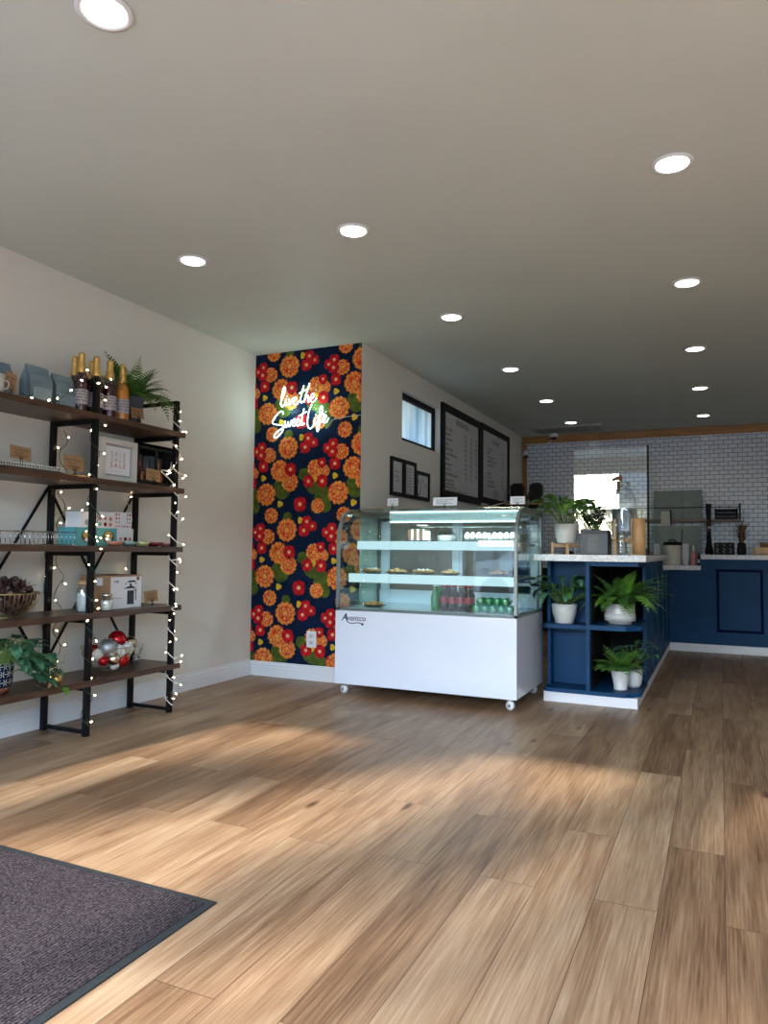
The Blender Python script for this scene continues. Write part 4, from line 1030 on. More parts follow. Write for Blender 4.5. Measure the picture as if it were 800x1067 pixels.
c = (-.620, 5.88, .103)
p6 = thing('potted_plant', 'round leaved plant in a white embossed pot behind the small tapered pot', 'potted plant', c)
pot(p6, potbase([(.050,0),(.062,.02),(.070,.06),(.072,.10),(.068,.145)]), c, M['potw'], rib=.012, n=30)
q = random.Random(12); m_ = MB(); ms = MB()
for k in range(30):
    az = q.uniform(0, TAU); el = q.uniform(.6, 1.4); b0 = Vector((c[0], c[1], c[2]+.13)); d = Vector((math.cos(az)*math.cos(el), math.sin(az)*math.cos(el)*.5, math.sin(el))); l = q.uniform(.08, .22)
    ms.tube([b0, b0+d*l], .002, 5); leaf(m_, b0+d*l, az, .35, .085, .075, 1.3, 0, 5, .1)
m_.build('leaves', M['leaf4'], p6); ms.build('stems', M['stem'], p6)

# ------------------------------------------------------------------ things near the tiled wall
sh = thing('wall_shelf', 'short wooden wall shelf above the far end of the display case', 'shelf', (-2.45, 10.0, 1.78))
MB().box(XC, -2.15, 9.85, 10.25, 1.775, 1.800).build('plank', M['oaktrim'], sh)
for y in (9.90, 10.18): MB().prism([(XC, 1.68), (XC+.02, 1.68), (-2.25, 1.765), (-2.25, 1.775), (XC, 1.775)], 0, .02, X=Matrix.Translation(Vector((0, y, 0))) @ Matrix(((1,0,0,0),(0,0,1,0),(0,1,0,0),(0,0,0,1)))).build('bracket', M['black'], sh)
for k, (x0, x1) in enumerate(((-2.665, -2.485), (-2.395, -2.225))):
    t = thing('coffee_bag', 'black bag with rounded top on the short wall shelf, %s of two' % ['left', 'right'][k], 'bag', ((x0+x1)/2, 10.0, 1.8), group='black bags on the short wall shelf')
    m_ = MB(); m_.box(x0, x1, 9.92, 10.08, 1.8, 2.06, ch=.03); m_.build('bag_body', M['bagblack'], t)
    MB().box(x0+.02, x1-.02, 9.99, 10.01, 2.05, 2.085, ch=.006).build('folded_top', M['bagblack'], t)
t = thing('dried_posy', 'small brown dried posy between the two black bags', 'dried flowers', (-2.44, 9.97, 1.8)); m_ = MB()
q = random.Random(4)
for k in range(14): leaf(m_, (-2.44, 9.97, 1.81), q.uniform(0, TAU), q.uniform(.9, 1.5), q.uniform(.12, .22), .022, .5)
m_.build('stalks', M['dried'], t)
rs = thing('wall_shelf', 'long dark wall shelf with low rail on the white tiles', 'shelf', (-.4, 10.9, 1.57))
MB().box(-1.35, .255, 10.70, YB, 1.560, 1.590).build('plank', M['shelfw'], rs)
m_ = MB(); m_.box(-1.35, .255, 10.70, 10.712, 1.745, 1.757)
for x in (-1.35, -.92, .235): m_.box(x, x+.02, 10.70, 10.72, 1.59, 1.80)
m_.build('rail', M['black'], rs)
for k, (x0, x1, z0, z1, y) in enumerate(((-.87, -.465, 1.592, 2.0, 10.78), (-.455, -.215, 1.592, 2.0, 10.78), (-.87, -.475, 1.0, 1.50, 10.55), (-.455, -.225, 1.0, 1.50, 10.55))):
    z0 = z0 if k < 2 else .9405
    lab = ['large grey paper bag standing on the long wall shelf, left of two', 'narrower grey paper bag standing on the long wall shelf, right of two', 'large grey paper bag on the back counter below the long shelf, left of two', 'narrower grey paper bag on the back counter below the long shelf, right of two'][k]
    t = thing('paper_bag', lab, 'bag', ((x0+x1)/2, y+.07, z0), group='grey paper bags by the tiled wall')
    m_ = MB(); q = random.Random(k); P0 = [(x0, y), (x1, y), (x1, y+.15), (x0, y+.15)]
    rows = []; 
    for j in range(7):
        t_ = j/6; sq = .075*t_; wob = .008*math.sin(j*2+k); rows.append([(x0+wob, y+sq, z0+(z1-z0)*t_), ((x0+x1)/2, y+sq-.012*math.sin(PI*t_), z0+(z1-z0)*t_), (x1+wob, y+sq, z0+(z1-z0)*t_), (x1-.02*math.sin(PI*t_), y+.075, z0+(z1-z0)*t_), (x1+wob, y+.15-sq+.004, z0+(z1-z0)*t_), (x0+wob, y+.15-sq+.004, z0+(z1-z0)*t_), (x0+.02*math.sin(PI*t_), y+.075, z0+(z1-z0)*t_)])
    vs = [p for r in rows for p in r]; fs = []
    for j in range(6):
        for i in range(7): fs.append((j*7+i, j*7+(i+1) % 7, (j+1)*7+(i+1) % 7, (j+1)*7+i))
    fs += [tuple(range(7))[::-1], tuple(42+i for i in range(7))]
    m_.add(vs, fs); m_.build('bag_body', M['baggrey'], t)
    for xx in (.3, .7): MB().sphere((x0+(x1-x0)*xx, y+.004, z0+.09), .008, 8).build('eyelet', M['ink'], t)
tw = thing('towel', 'pale folded towel hanging from the front of the long wall shelf', 'towel', (-.66, 10.66, 1.6))
m_ = MB(); m_.prism([(-.745, 0), (-.60, 0), (-.625, .46), (-.735, .46)], 0, .03, X=Matrix.Translation(Vector((0, 10.66, 1.24))) @ Matrix(((1,0,0,0),(0,0,1,0),(0,1,0,0),(0,0,0,1))))
m_.build('cloth', M['towel'], tw)
MB().box(-.622, -.602, 10.665, 10.699, 1.42, 1.72).build('hanger', M['black'], tw)
cr = thing('black_crate', 'small black slatted crate at the right end of the long wall shelf', 'crate', (.08, 10.85, 1.59))
m_ = MB()
for j in range(3): m_.box(-.06, .22, 10.75, 10.76, 1.592+j*.05, 1.622+j*.05); m_.box(-.06, .22, 10.92, 10.93, 1.592+j*.05, 1.622+j*.05)
for x in (-.06, .20): m_.box(x, x+.02, 10.75, 10.93, 1.592, 1.735)
m_.box(-.06, .22, 10.75, 10.93, 1.592, 1.600); m_.build('slats', M['blackm'], cr)
c = Vector((-.515, 9.30, .985))
cn = thing('canister', 'cream canister with black handled lid on the low stone step', 'canister', c)
MB().lathe([(1e-4,0),(.095,0),(.098,.01),(.100,.235),(.097,.24)], 28, c).build('canister_body', M['creamcan'], cn)
MB().lathe([(.101,.235),(.103,.26),(.085,.275),(1e-4,.282)], 24, c).build('lid', M['blackm'], cn); MB().tube(catmull([c+Vector((-.04,0,.278)), c+Vector((-.025,0,.298)), c+Vector((.025,0,.298)), c+Vector((.04,0,.278))], 4), .007, 8).build('handle', M['blackm'], cn)
c = Vector((-.372, 9.27, .985)); cu = thing('cup_stack', 'white paper cup stack beside the cream canister', 'cups', c)
m_ = MB()
for k in range(6): m_.lathe([(.030,.03*k),(.040,.03*k+.10),(.043,.03*k+.102),(.040,.03*k+.104)], 20, c, cap=k == 0)
m_.build('cups', M['paper'], cu)
c = Vector((-.285, 9.28, .985)); bt = thing('pink_bottle', 'pink pump bottle with white cap on the low stone step', 'bottle', c)
MB().lathe([(1e-4,0),(.024,0),(.026,.01),(.026,.15),(.012,.17)], 18, c).build('bottle_body', M['pink'], bt); MB().lathe([(.013,.168),(.014,.20),(.008,.205),(.008,.24),(1e-4,.241)], 14, c).build('cap', M['white'], bt)
c = Vector((-.228, 9.30, .985)); bt = thing('slim_bottle', 'slim dark bottle with pale band right of the pink bottle', 'bottle', c)
MB().lathe([(1e-4,0),(.016,0),(.017,.09),(.007,.12),(.007,.15),(1e-4,.15)], 14, c).build('bottle_body', M['darkglass'], bt); MB().lathe([(.0175,.03),(.0175,.07)], 14, c, cap=False).build('label', M['paper'], bt)
c = Vector((-.118, 9.38, 1.113)); vs_ = thing('tall_vase', 'tall black vase with dried flowers at the left end of the raised bar', 'vase', c)
MB().lathe([(1e-4,0),(.045,0),(.048,.03),(.030,.12),(.022,.30),(.030,.56),(.036,.60),(.030,.60)], 20, c).build('vase_body', M['blackm'], vs_)
c2 = Vector((-.115, 9.27, 1.113)); gv = thing('glass_vase', 'round glass bowl of dried buds on a black stand on the raised bar', 'vase', c2)
MB().lathe([(1e-4,0),(.04,0),(.042,.01),(.014,.02),(.014,.24),(.03,.25)], 18, c2).build('stand', M['blackm'], gv)
MB().sphere(c2+Vector((0,0,.315)), .055, 18).build('glass_bowl', M['glassd'], gv)
q = random.Random(6); m_ = MB()
for k in range(22): leaf(m_, c2+Vector((0,0,.34)), q.uniform(0, TAU), q.uniform(.2, 1.4), q.uniform(.04, .09), .022, .9)
m_.build('dried_buds', M['dried'], gv)
em = thing('espresso_machine', 'black coffee machine with three bright knobs on the raised bar', 'coffee machine', (.035, 9.42, 1.113))
MB().box(-.065, .150, 9.30, 9.60, 1.113, 1.255, ch=.008).build('machine_body', M['blackm'], em)
for k in range(3):
    x = -.03+k*.070; MB().sphere((x, 9.295, 1.225), .009, 8).build('knob', M['chrome'], em); m_ = MB(); m_.tube(catmull([(x-.012, 9.294, 1.19), (x+.01, 9.292, 1.17), (x-.008, 9.292, 1.15), (x+.012, 9.294, 1.135)], 4), .0035, 6); m_.build('dial_mark', M['label'], em)
c = Vector((.225, 9.33, 1.113)); dv = thing('dried_arrangement', 'tall dark brown dried arrangement right of the black coffee machine', 'dried flowers', c)
MB().lathe([(1e-4,0),(.045,0),(.05,.06),(.04,.14),(.036,.14)], 16, c).build('vase_body', M['blackm'], dv)
q = random.Random(2); m_ = MB()
for k in range(60): leaf(m_, c+Vector((q.uniform(-.02,.02), q.uniform(-.02,.02), q.uniform(.10,.26))), q.uniform(0, TAU), q.uniform(1.0, 1.55), q.uniform(.10, .19), .02, .5, k % 2)
m_.build('stalks', [M['cone'], M['dried']], dv)
wb = thing('wooden_box', 'small brown wooden box with a grey item at the right end of the raised bar', 'box', (.47, 9.4, 1.113))
m_ = MB(); m_.box(.35, .62, 9.30, 9.50, 1.113, 1.20, ch=.004); m_.build('box_body', M['bamboo'], wb); MB().box(.42, .60, 9.33, 9.48, 1.20, 1.262, ch=.01).build('lid', M['dried'], wb)
kt = thing('kettle', 'dark steel kettle on the back counter behind the display case', 'kettle', (-2.0, 10.6, .94))
cc = Vector((-1.98, 10.6, .94)); MB().lathe([(1e-4,0),(.10,0),(.105,.02),(.085,.17),(.05,.2),(1e-4,.21)], 22, cc).build('kettle_body', M['blackm'], kt)
MB().tube(catmull([cc+Vector((-.08,0,.16)), cc+Vector((-.09,0,.27)), cc+Vector((.06,0,.28)), cc+Vector((.09,0,.17))], 5), .010, 8).build('handle', M['white'], kt)
# ------------------------------------------------------------------ shelving rack on the left wall
SZ = (1.937, 1.542, 1.132, .729, .328)
TH = .036
FX, BX = -3.437, -3.79
rack = thing('shelving_rack', 'tall black metal rack with five dark wooden shelves against the left wall', 'shelf', (-3.62, 3.23, 0))
FY = (2.505, 3.225, 3.945)
for y in FY:
    for x in (FX, BX): MB().box(x-.016, x+.016, y-.016, y+.016, 0, 2.15, ch=.002).build('post', M['black'], rack)
    m_ = MB(); m_.box(BX, FX, y-.012, y+.012, 2.126, 2.15); m_.build('side_rail', M['black'], rack)
    m_ = MB(); m_.box(BX, FX, y-.012, y+.012, .014, .034); m_.build('side_rail', M['black'], rack)
    for z in SZ: MB().box(BX, FX, y-.012, y+.012, z-TH-.026, z-TH).build('side_rail', M['black'], rack)
for z in SZ:
    MB().box(-3.775, FX+.016+.002, 2.43, 4.025, z-TH, z, ch=.002).build('shelf_board', M['shelfw'], rack)
for ya, yb in ((FY[0], FY[1]), (FY[1], FY[2])):
    for a, b_ in ((ya, yb), (yb, ya)):
        m_ = MB(); m_.tube([(-3.815, a, 1.50), (-3.815, b_, .37)], .009, 6); m_.build('cross_brace', M['black'], rack)
SX = 1  # shelf things face +X

def kraft(y0, y1, x, z0, z1, label, tilt=0, seed=0, grp='kraft price cards on the rack'):
    return clip_card('price_card', label, y0, y1, x, z0, z1, tilt, M['kraft'], M['blackm'], grp, 3, seed=seed, axis='y')
# coffee bags
def coffee_bag(y0, y1, x, z, h_, label, seed):
    t = thing('coffee_bag', label, 'bag', (x, (y0+y1)/2, z), group='blue coffee bags on the top shelf')
    d = .085; xs_ = []; q = random.Random(seed); rows = []
    for j in range(8):
        t_ = j/7; k = max(0, (t_-.55)/.45); dd = d*(1-.93*k*k*(3-2*k)*1.0); zz = z+h_*t_; bul = .004*math.sin(PI*t_)
        gus = dd*.30*(.15+t_*.9)
        rows.append([(x-d/2+dd/2+bul, y0+.003*math.sin(j), zz), (x-d/2+dd/2+bul*2.5, (y0+y1)/2, zz), (x-d/2+dd/2+bul, y1, zz), (x-d/2, y1-gus*.8, zz), (x-d/2-dd/2, y1, zz), (x-d/2-dd/2, y0, zz), (x-d/2, y0+gus*.8, zz)])
    vs = [p for r in rows for p in r]; fs = []
    for j in range(7):
        for i in range(7): fs.append((j*7+i, j*7+(i+1) % 7, (j+1)*7+(i+1) % 7, (j+1)*7+i))
    fs += [tuple(range(7))[::-1], tuple(49+i for i in range(7))]
    MB().add(vs, fs).build('bag_body', M['bag'], t)
    xx = x+.0105
    lab = MB(); lab.box(xx-.004, xx, y0+.018, y1-.012, z+.022, z+.022+h_*.30); lo = lab.build('paper_label', M['baglab'], t)
    s_ = MB()
    for i in range(3): scribble(s_, (xx+.0006, y0+.03, z+.068-i*.017), (0,1,0), (0,0,1), (y1-y0)*(.6-.1*i), .008, (1,0,0), thick=.0018, seed=seed+i)
    s_.build('printed_text', M['bag'], lo)
coffee_bag(2.985, 3.130, -3.50, SZ[0], .205, 'blue coffee bag nearest the wine bottles on the top shelf', 1)
coffee_bag(2.800, 2.950, -3.49, SZ[0], .215, 'blue coffee bag with visible folded side, second from the wine bottles', 2)
coffee_bag(2.600, 2.755, -3.56, SZ[0], .205, 'blue coffee bag at the left end of the top shelf behind a kraft tag', 3)
kraft(2.635, 2.70, -3.475, SZ[0]+.03, SZ[0]+.13, 'kraft tag in front of the leftmost blue coffee bag', -.15, 3)
cup = thing('mug', 'white mug at the left picture edge of the top rack shelf', 'mug', (-3.475, 2.585, SZ[0]))
MB().lathe([(1e-4,0),(.030,0),(.034,.02),(.040,.10),(.038,.10),(.033,.03)], 20, (-3.475, 2.585, SZ[0])).build('mug_body', M['potw'], cup)
MB().tube(catmull([(-3.475,2.618,SZ[0]+.075),(-3.47,2.65,SZ[0]+.07),(-3.47,2.645,SZ[0]+.035),(-3.475,2.617,SZ[0]+.03)], 5), .005, 6).build('handle', M['potw'], cup)
# bottles
WP = [(1e-4,0),(.041,0),(.044,.008),(.044,.18),(.040,.205),(.027,.245)]
FO = [(.0300,.232),(.0245,.262),(.0195,.30),(.0190,.335),(.021,.345),(.021,.358),(.012,.368),(1e-4,.37)]
def wine_proto(mat):
    t = thing('wine_bottle', 'x', 'bottle'); MB().lathe(WP, 22).build('glass_body', mat, t)
    MB().lathe(FO, 18).build('foil_cap', M['gold'], t)
    l = MB().lathe([(.0448,.045),(.0448,.135)], 22, cap=False).build('label', M['label'], t)
    s_ = MB()
    for i in range(4):
        for k in range(10):
            a0 = -1.2+k*.24; 
            if (k*7+i*3) % 4: s_.add([(.0453*math.cos(a0), .0453*math.sin(a0), .118-i*.018), (.0453*math.cos(a0+.16), .0453*math.sin(a0+.16), .118-i*.018), (.0453*math.cos(a0+.16), .0453*math.sin(a0+.16), .124-i*.018), (.0453*math.cos(a0), .0453*math.sin(a0), .124-i*.018)], [(0,1,2,3)])
    s_.build('print', M['ink'], l); return t
wd = wine_proto(M['darkglass']); wa = wine_proto(M['amber'])
sp_ = [(-3.50, 3.165, 'dark wine bottle with gold foil, leftmost in front on the top rack shelf'), (-3.49, 3.270, 'dark wine bottle with gold foil, in front just left of the black post'), (-3.485, 3.375, 'dark wine bottle with gold foil, in front between the black post and the amber bottle'),
       (-3.61, 3.215, 'dark wine bottle with gold foil, left one of the back pair'), (-3.61, 3.345, 'dark wine bottle with gold foil, right one of the back pair')]
for i, (x, y, lb) in enumerate(sp_): place(wd, i == 0, (x, y, SZ[0]), -.7, lb, 'gold topped bottles on the rack')
place(wa, True, (-3.485, 3.482, SZ[0]), -.7, 'amber sparkling wine bottle with gold foil beside the potted fern', 'gold topped bottles on the rack')
# fern
c = (-3.56, 3.63, SZ[0])
fn = thing('potted_fern', 'green fern in a slate grey pot at the right end of the top rack shelf', 'potted plant', c)
pot(fn, potbase([(.062,0),(.066,.01),(.088,.165),(.094,.168),(.094,.185)]), c, M['potslate'])
q = random.Random(21); m_ = MB()
for k in range(60):
    az = TAU*k/30+q.uniform(-.15, .15); el = q.uniform(.5, 1.45); ln = q.uniform(.20, .31)
    if math.cos(az) < -.55: ln *= .72
    frond(m_, (c[0]+.04*math.cos(az), c[1]+.04*math.sin(az), c[2]+.17), az, el, ln, q.uniform(.045, .065), q.uniform(.5, 2.0), 15, 0 if k % 4 else 2, wr=.26)
frond(m_, (c[0], c[1]-.03, c[2]+.17), -1.75, 1.25, .34, .06, .5, 16, 0, .45); frond(m_, (c[0], c[1]+.03, c[2]+.17), 1.5, 1.15, .33, .05, .5, 16, 0, .45)
for k in range(3): frond(m_, (c[0]+.03, c[1]+.04, c[2]+.17), .9+.3*k, .7, .36, .05, 2.2, 16, 0, .4)
m_.build('fronds', [M['leaf1'], M['stem'], M['leaf2']], fn)
kraft(3.55, 3.66, -3.462, SZ[0]+.035, SZ[0]+.105, 'kraft card leaning on the slate grey fern pot', .05, 31)

# second shelf
z = SZ[1]
tr = thing('beaded_tray', 'long tray with rows of pale wooden beads on the second rack shelf', 'tray', (-3.53, 2.76, z))
MB().box(-3.62, -3.445, 2.46, 3.02, z, z+.010, ch=.003).build('tray_base', M['shelfw'], tr)
bd = MB()
for k in range(34):
    for zz in (.019, .033): bd.lathe([(.0035,0),(.0058,.004),(.0058,.008),(.0035,.012)], 6, (-3.452, 2.475+.0163*k, z+zz-.006))
bd.build('bead_rows', M['towel'], tr)
m_ = MB(); m_.box(-3.60, -3.459, 2.47, 3.01, z+.012, z+.036, ch=.004); m_.build('dark_insert', M['shelfw'], tr)
kraft(2.70, 2.835, -3.50, z+.062, z+.135, 'kraft card standing on the beaded tray', -.06, 40)
kraft(3.045, 3.19, -3.48, z+.035, z+.125, 'kraft card on the second rack shelf just left of the nearest black post', -.02, 50)
gt = thing('brass_tray', 'flat brass tray under the kraft card on the second rack shelf', 'tray', (-3.50, 3.12, z))
MB().box(-3.58, -3.445, 3.035, 3.20, z, z+.008, ch=.003).build('tray_body', M['gold'], gt)
hm = thing('brass_dish', 'small brass dish beside the beaded tray behind the back post', 'dish', (-3.62, 3.06, z))
MB().lathe([(1e-4,0),(.03,0),(.055,.03),(.052,.03),(.028,.006)], 20, (-3.645, 3.09, z)).build('bowl', M['gold'], hm)
# SALE print: glazed white box frame
sf = thing('sale_sign', 'white framed sign reading SALE three times on the second rack shelf', 'sign', (-3.50, 3.49, z))
y0, y1, z1_ = 3.335, 3.640, z+.272
m_ = MB(); f = .034
m_.box(-3.55, -3.492, y0, y1, z, z+f); m_.box(-3.55, -3.492, y0, y1, z1_-f, z1_); m_.box(-3.55, -3.492, y0, y0+f, z+f, z1_-f); m_.box(-3.55, -3.492, y1-f, y1, z+f, z1_-f)
m_.build('frame', M['potw'], sf)
MB().box(-3.545, -3.512, y0+.03, y1-.03, z+.03, z1_-.03).build('mount', pm('silver_mount', (.33,.34,.36), .4), sf)
MB().box(-3.512, -3.508, y0+.050, y1-.050, z+.048, z1_-.046).build('sheet', M['paper'], sf)
s1 = MB(); s2 = MB(); U = (0, 1, 0); V_ = (0, 0, 1); ym = (y0+y1)/2
put_text(s1, 'S A L E', .042, (-3.5072, ym, z+.165), U, V_); put_text(s1, 'S A L E', .042, (-3.5072, ym, z+.130), U, V_)
put_text(s2, 'S A L E', .044, (-3.5072, ym, z+.092), U, V_)
scribble(s1, (-3.5072, ym-.025, z+.070), U, V_, .05, .006, (1,0,0), thick=.0014, seed=2)
s1.build('pale_lettering', pm('pale_rose_ink', (.45,.36,.36), .6), sf); s2.build('red_lettering', M['redink'], sf)
# dark crate with brown sticks
bx = thing('wooden_crate', 'dark open wooden crate of drink pouches right of the SALE sign', 'crate', (-3.64, 3.83, z))
m_ = MB(); a0, a1, b0, b1, hh = -3.765, -3.505, 3.660, 4.015, .285
m_.box(a0, a1, b0, b0+.012, z, z+hh); m_.box(a0, a1, b1-.012, b1, z, z+hh); m_.box(a0, a0+.012, b0, b1, z, z+hh); m_.box(a0, a1, b0, b1, z, z+.012); m_.box(a0, a1, b0, b1, z+hh-.018, z+hh)
m_.box(a1-.012, a1, b0, b1, z, z+.03); m_.box(a1-.012, a1, (b0+b1)/2-.006, (b0+b1)/2+.006, z, z+hh); m_.box(a1-.012, a1, b0, b1, z+hh-.035, z+hh)
m_.build('crate_frame', M['bagblack'], bx)
for k, (yy, an) in enumerate(((3.755, -.25), (3.925, -.12))):
    sc = thing('wooden_scoop', 'brown wooden scoop leaning in the dark crate, %s of two' % ['left', 'right'][k], 'scoop', (-3.56, yy, z+.012), group='wooden scoops in the dark crate')
    m_ = MB(); m_.tube([(-3.56, yy, z+.09), (-3.56, yy+an*.16, z+.20)], .008, 8, r2=.011); m_.build('handle', M['copper'], sc)
    MB().lathe([(1e-4,0),(.022,.004),(.026,.05),(.020,.085),(.008,.095)], 14, (-3.56, yy, z+.0125)).build('bowl', M['copper'], sc)
for k in range(5):
    pk = thing('drink_pouch', 'dark pouch standing in the black crate, %s from the left' % ['first', 'second', 'third', 'fourth', 'fifth'][k], 'pouch', (-3.66, 3.70+.066*k, z+.012), group='dark pouches in the crate')
    MB().box(-3.74, -3.60, 3.676+.066*k, 3.676+.066*k+.055, z+.0125, z+.215+.01*(k % 2), ch=.008).build('pouch_body', M['potslate'], pk)
kraft(3.715, 3.850, -3.480, z+.035, z+.115, 'kraft card before the dark crate on the second rack shelf', -.06, 60)

# third shelf
z = SZ[2]
wr = thing('wire_rack', 'low silver wire rack standing on the third rack shelf', 'rack', (-3.58, 2.86, z))
m_ = MB()
for x in (-3.66, -3.50):
    m_.tube([(x, 2.48, z+.078), (x, 3.165, z+.078)], .0026, 5); m_.tube([(x, 2.48, z+.004), (x, 3.165, z+.004)], .0026, 5)
for k in range(22):
    yy = 2.50+k*.031
    if 11 < k < 14: continue
    m_.tube([(-3.50, yy, z+.078), (-3.50, yy+.008, z+.004)], .0018, 4); m_.tube([(-3.66, yy, z+.078), (-3.66, yy+.008, z+.004)], .0018, 4)
m_.build('wire_frame', M['chrome'], wr)
def carton(name, label, x0, x1, y0, y1, z0, z1, mat, deco=None, grp='gift boxes on the third shelf'):
    t = thing(name, label, 'box', ((x0+x1)/2, (y0+y1)/2, z0), group=grp)
    MB().box(x0, x1, y0, y1, z0, z1, ch=.002).build('carton', mat, t)
    if deco: deco(t, x1+.0008, y0, y1, z0, z1)
    return t
def dots(cols, ny, nz, r, seed=0, zlo=.12, zhi=.8):
    def f_(t, x, y0, y1, z0, z1):
        q = random.Random(seed)
        mats = [M[c] for c in cols]; m_ = MB()
        for j in range(nz):
            for i in range(ny):
                cy_ = y0+(y1-y0)*(i+.7)/(ny+.4); cz_ = z0+(z1-z0)*(zlo+(zhi-zlo)*(j+.3)/nz); rr = r*q.uniform(.8, 1.1)
                m_.add([(x, cy_+rr*math.cos(TAU*k/14), cz_+rr*math.sin(TAU*k/14)) for k in range(14)], [list(range(14))], False, q.randrange(len(mats)))
        m_.build('printed_dots', mats, t)
    return f_
def ovalface(t, x, y0, y1, z0, z1):
    m_ = MB(); cy_, cz_ = y0+(y1-y0)*.58, z0+(z1-z0)*.52
    m_.add([(x, cy_+.048*math.cos(TAU*k/24), cz_+.040*math.sin(TAU*k/24)) for k in range(24)], [list(range(24))], False, 0)
    m_.add([(x+.0005, cy_+.036*math.cos(TAU*k/24), cz_+.010+.026*math.sin(TAU*k/24)) for k in range(24)], [list(range(24))], False, 1)
    m_.add([(x+.001, cy_+.024*math.cos(TAU*k/24), cz_-.022+.012*math.sin(TAU*k/24)) for k in range(24)], [list(range(24))], False, 2)
    m_.build('printed_oval', [M['shelfw'], M['gold'], M['paper']], t)
carton('gift_box', 'turquoise carton with a dark oval picture, left on the third rack shelf', -3.74, -3.60, 3.245, 3.415, z, z+.115, M['teal'], ovalface)
carton('gift_box', 'turquoise and brown carton behind the aqua bowl on the third rack shelf', -3.74, -3.60, 3.420, 3.585, z, z+.115, M['teal'], ovalface)
carton('gift_box', 'white carton with red dots, lower right of the stack on the third rack shelf', -3.74, -3.60, 3.590, 3.735, z, z+.118, M['whitebox'], dots(['redink', 'frd2', 'aqua'], 3, 1, .013, 4, .2, .9))
carton('gift_box', 'white carton with a blue motif, upper left of the stack on the third rack shelf', -3.74, -3.61, 3.295, 3.395, z+.1155, z+.215, M['whitebox'], dots(['baglab'], 1, 1, .022, 1))
carton('gift_box', 'white carton with two rows of coloured dots on top of the stack', -3.74, -3.60, 3.410, 3.560, z+.1155, z+.222, M['whitebox'], dots(['frd2', 'redink', 'teal', 'pink'], 3, 2, .013, 5))
def speck(t, x, y0, y1, z0, z1):
    dots(['frd', 'redink', 'frd2'], 6, 4, .007, 8, .05, 1.0)(t, x, y0, y1, z0, z1)
    MB().box(x, x+.0012, y0+.045, y1-.045, z0+.03, z1-.004).build('blank_panel', M['paper'], t)
carton('gift_box', 'white carton with red speckled border, upper right of the stack', -3.74, -3.60, 3.562, 3.715, z+.1185, z+.226, M['whitebox'], speck)
for k, (mn, cn_) in enumerate((('coral', 'coral'), ('aqua', 'aqua'), ('lime', 'pale lime'), ('maroon', 'maroon'), ('rose', 'dusty rose'))):
    c = (-3.50, 3.475+.116*k, z); t = thing('small_bowl', '%s glazed shallow bowl at the front of the third rack shelf' % cn_, 'bowl', c, group='coloured shallow bowls on the third shelf')
    MB().lathe([(1e-4,0),(.028,0),(.042,.010),(.058,.030),(.055,.030),(.038,.012),(1e-4,.006)], 24, c).build('bowl_body', M[mn], t)

# fourth shelf
z = SZ[3]
c = Vector((-3.60, 2.79, z))
wb = thing('wire_basket', 'brass wire basket bowl on the fourth rack shelf', 'basket', c)
m_ = MB()
m_.tube([c+Vector((.17*math.cos(TAU*k/36), .17*math.sin(TAU*k/36), .135)) for k in range(36)], .0035, 6, closed=True)
m_.tube([c+Vector((.075*math.cos(TAU*k/24), .075*math.sin(TAU*k/24), .004)) for k in range(24)], .003, 6, closed=True)
for k in range(44):
    a = TAU*k/44; m_.tube(catmull([c+Vector((r_*math.cos(a), r_*math.sin(a), h_)) for r_, h_ in ((.075,.004), (.125,.045), (.158,.09), (.17,.135))], 3), .0016, 4)
m_.build('wire_bowl', M['goldwire'], wb)
q = random.Random(14); m_ = MB()
for k in range(230):
    a = q.uniform(0, TAU); r_ = .15*math.sqrt(q.random()); hz = .02+q.random()*(.12+.10*(1-(r_/.15)**2)); hz = min(hz, .215); rmax = .075+.5*max(0, hz); r_ = min(r_, .07+hz*.62) if hz < .12 else r_*.95
    m_.sphere(c+Vector((r_*math.cos(a), r_*math.sin(a), hz)), q.uniform(.010, .018), 6, sm=False)
for k in range(60):
    a = q.uniform(0, TAU); r_ = .12*math.sqrt(q.random()); leaf(m_, c+Vector((r_*math.cos(a), r_*math.sin(a), .17)), a, q.uniform(.3, 1.4), q.uniform(.03, .06), .012, .4)
t = m_.build('dried_flower_heads', M['cone']); tag(t, 'heap of dark dried flower heads filling the brass wire basket', 'dried flowers', kind='stuff')
def jar(c, r_, h_, label, lidm):
    t = thing('glass_jar', label, 'jar', c)
    MB().lathe([(1e-4,0),(r_*.96,0),(r_,.006),(r_,h_*.78),(r_*.82,h_*.86),(r_*.82,h_*.9)], 22, c).build('glass_body', M['glassd'], t)
    MB().lathe([(r_*.88,h_*.88),(r_*.92,h_*.9),(r_*.92,h_),(1e-4,h_)], 22, c).build('lid', lidm, t)
    MB().lathe([(1e-4,.004),(r_*.9,.004),(r_*.9,h_*.6),(1e-4,h_*.62)], 18, c).build('contents', M['cream'], t); return t
jar(Vector((-3.53, 3.265, z)), .042, .19, 'tall glass jar with wooden lid behind the nearest black post', M['bamboo'])
jar(Vector((-3.475, 3.395, z)), .036, .105, 'small glass jar with metal lid before the printed carton', M['chrome'])
ct = thing('printed_carton', 'kraft carton with white front picturing a black coffee press', 'box', (-3.64, 3.59, z))
MB().box(-3.765, -3.505, 3.450, 3.725, z, z+.215, ch=.003).build('carton', M['kraftbox'], ct)
xq = -3.5035; pn = MB().box(-3.5048, xq, 3.454, 3.721, z+.003, z+.205).build('white_panel', M['whitebox'], ct)
m_ = MB(); x2 = xq+.0006
def R(m, a, b_, c_, d, mi=0): m.add([(x2, 3.45+a, z+c_), (x2, 3.45+b_, z+c_), (x2, 3.45+b_, z+d), (x2, 3.45+a, z+d)], [(0,1,2,3)], False, mi)
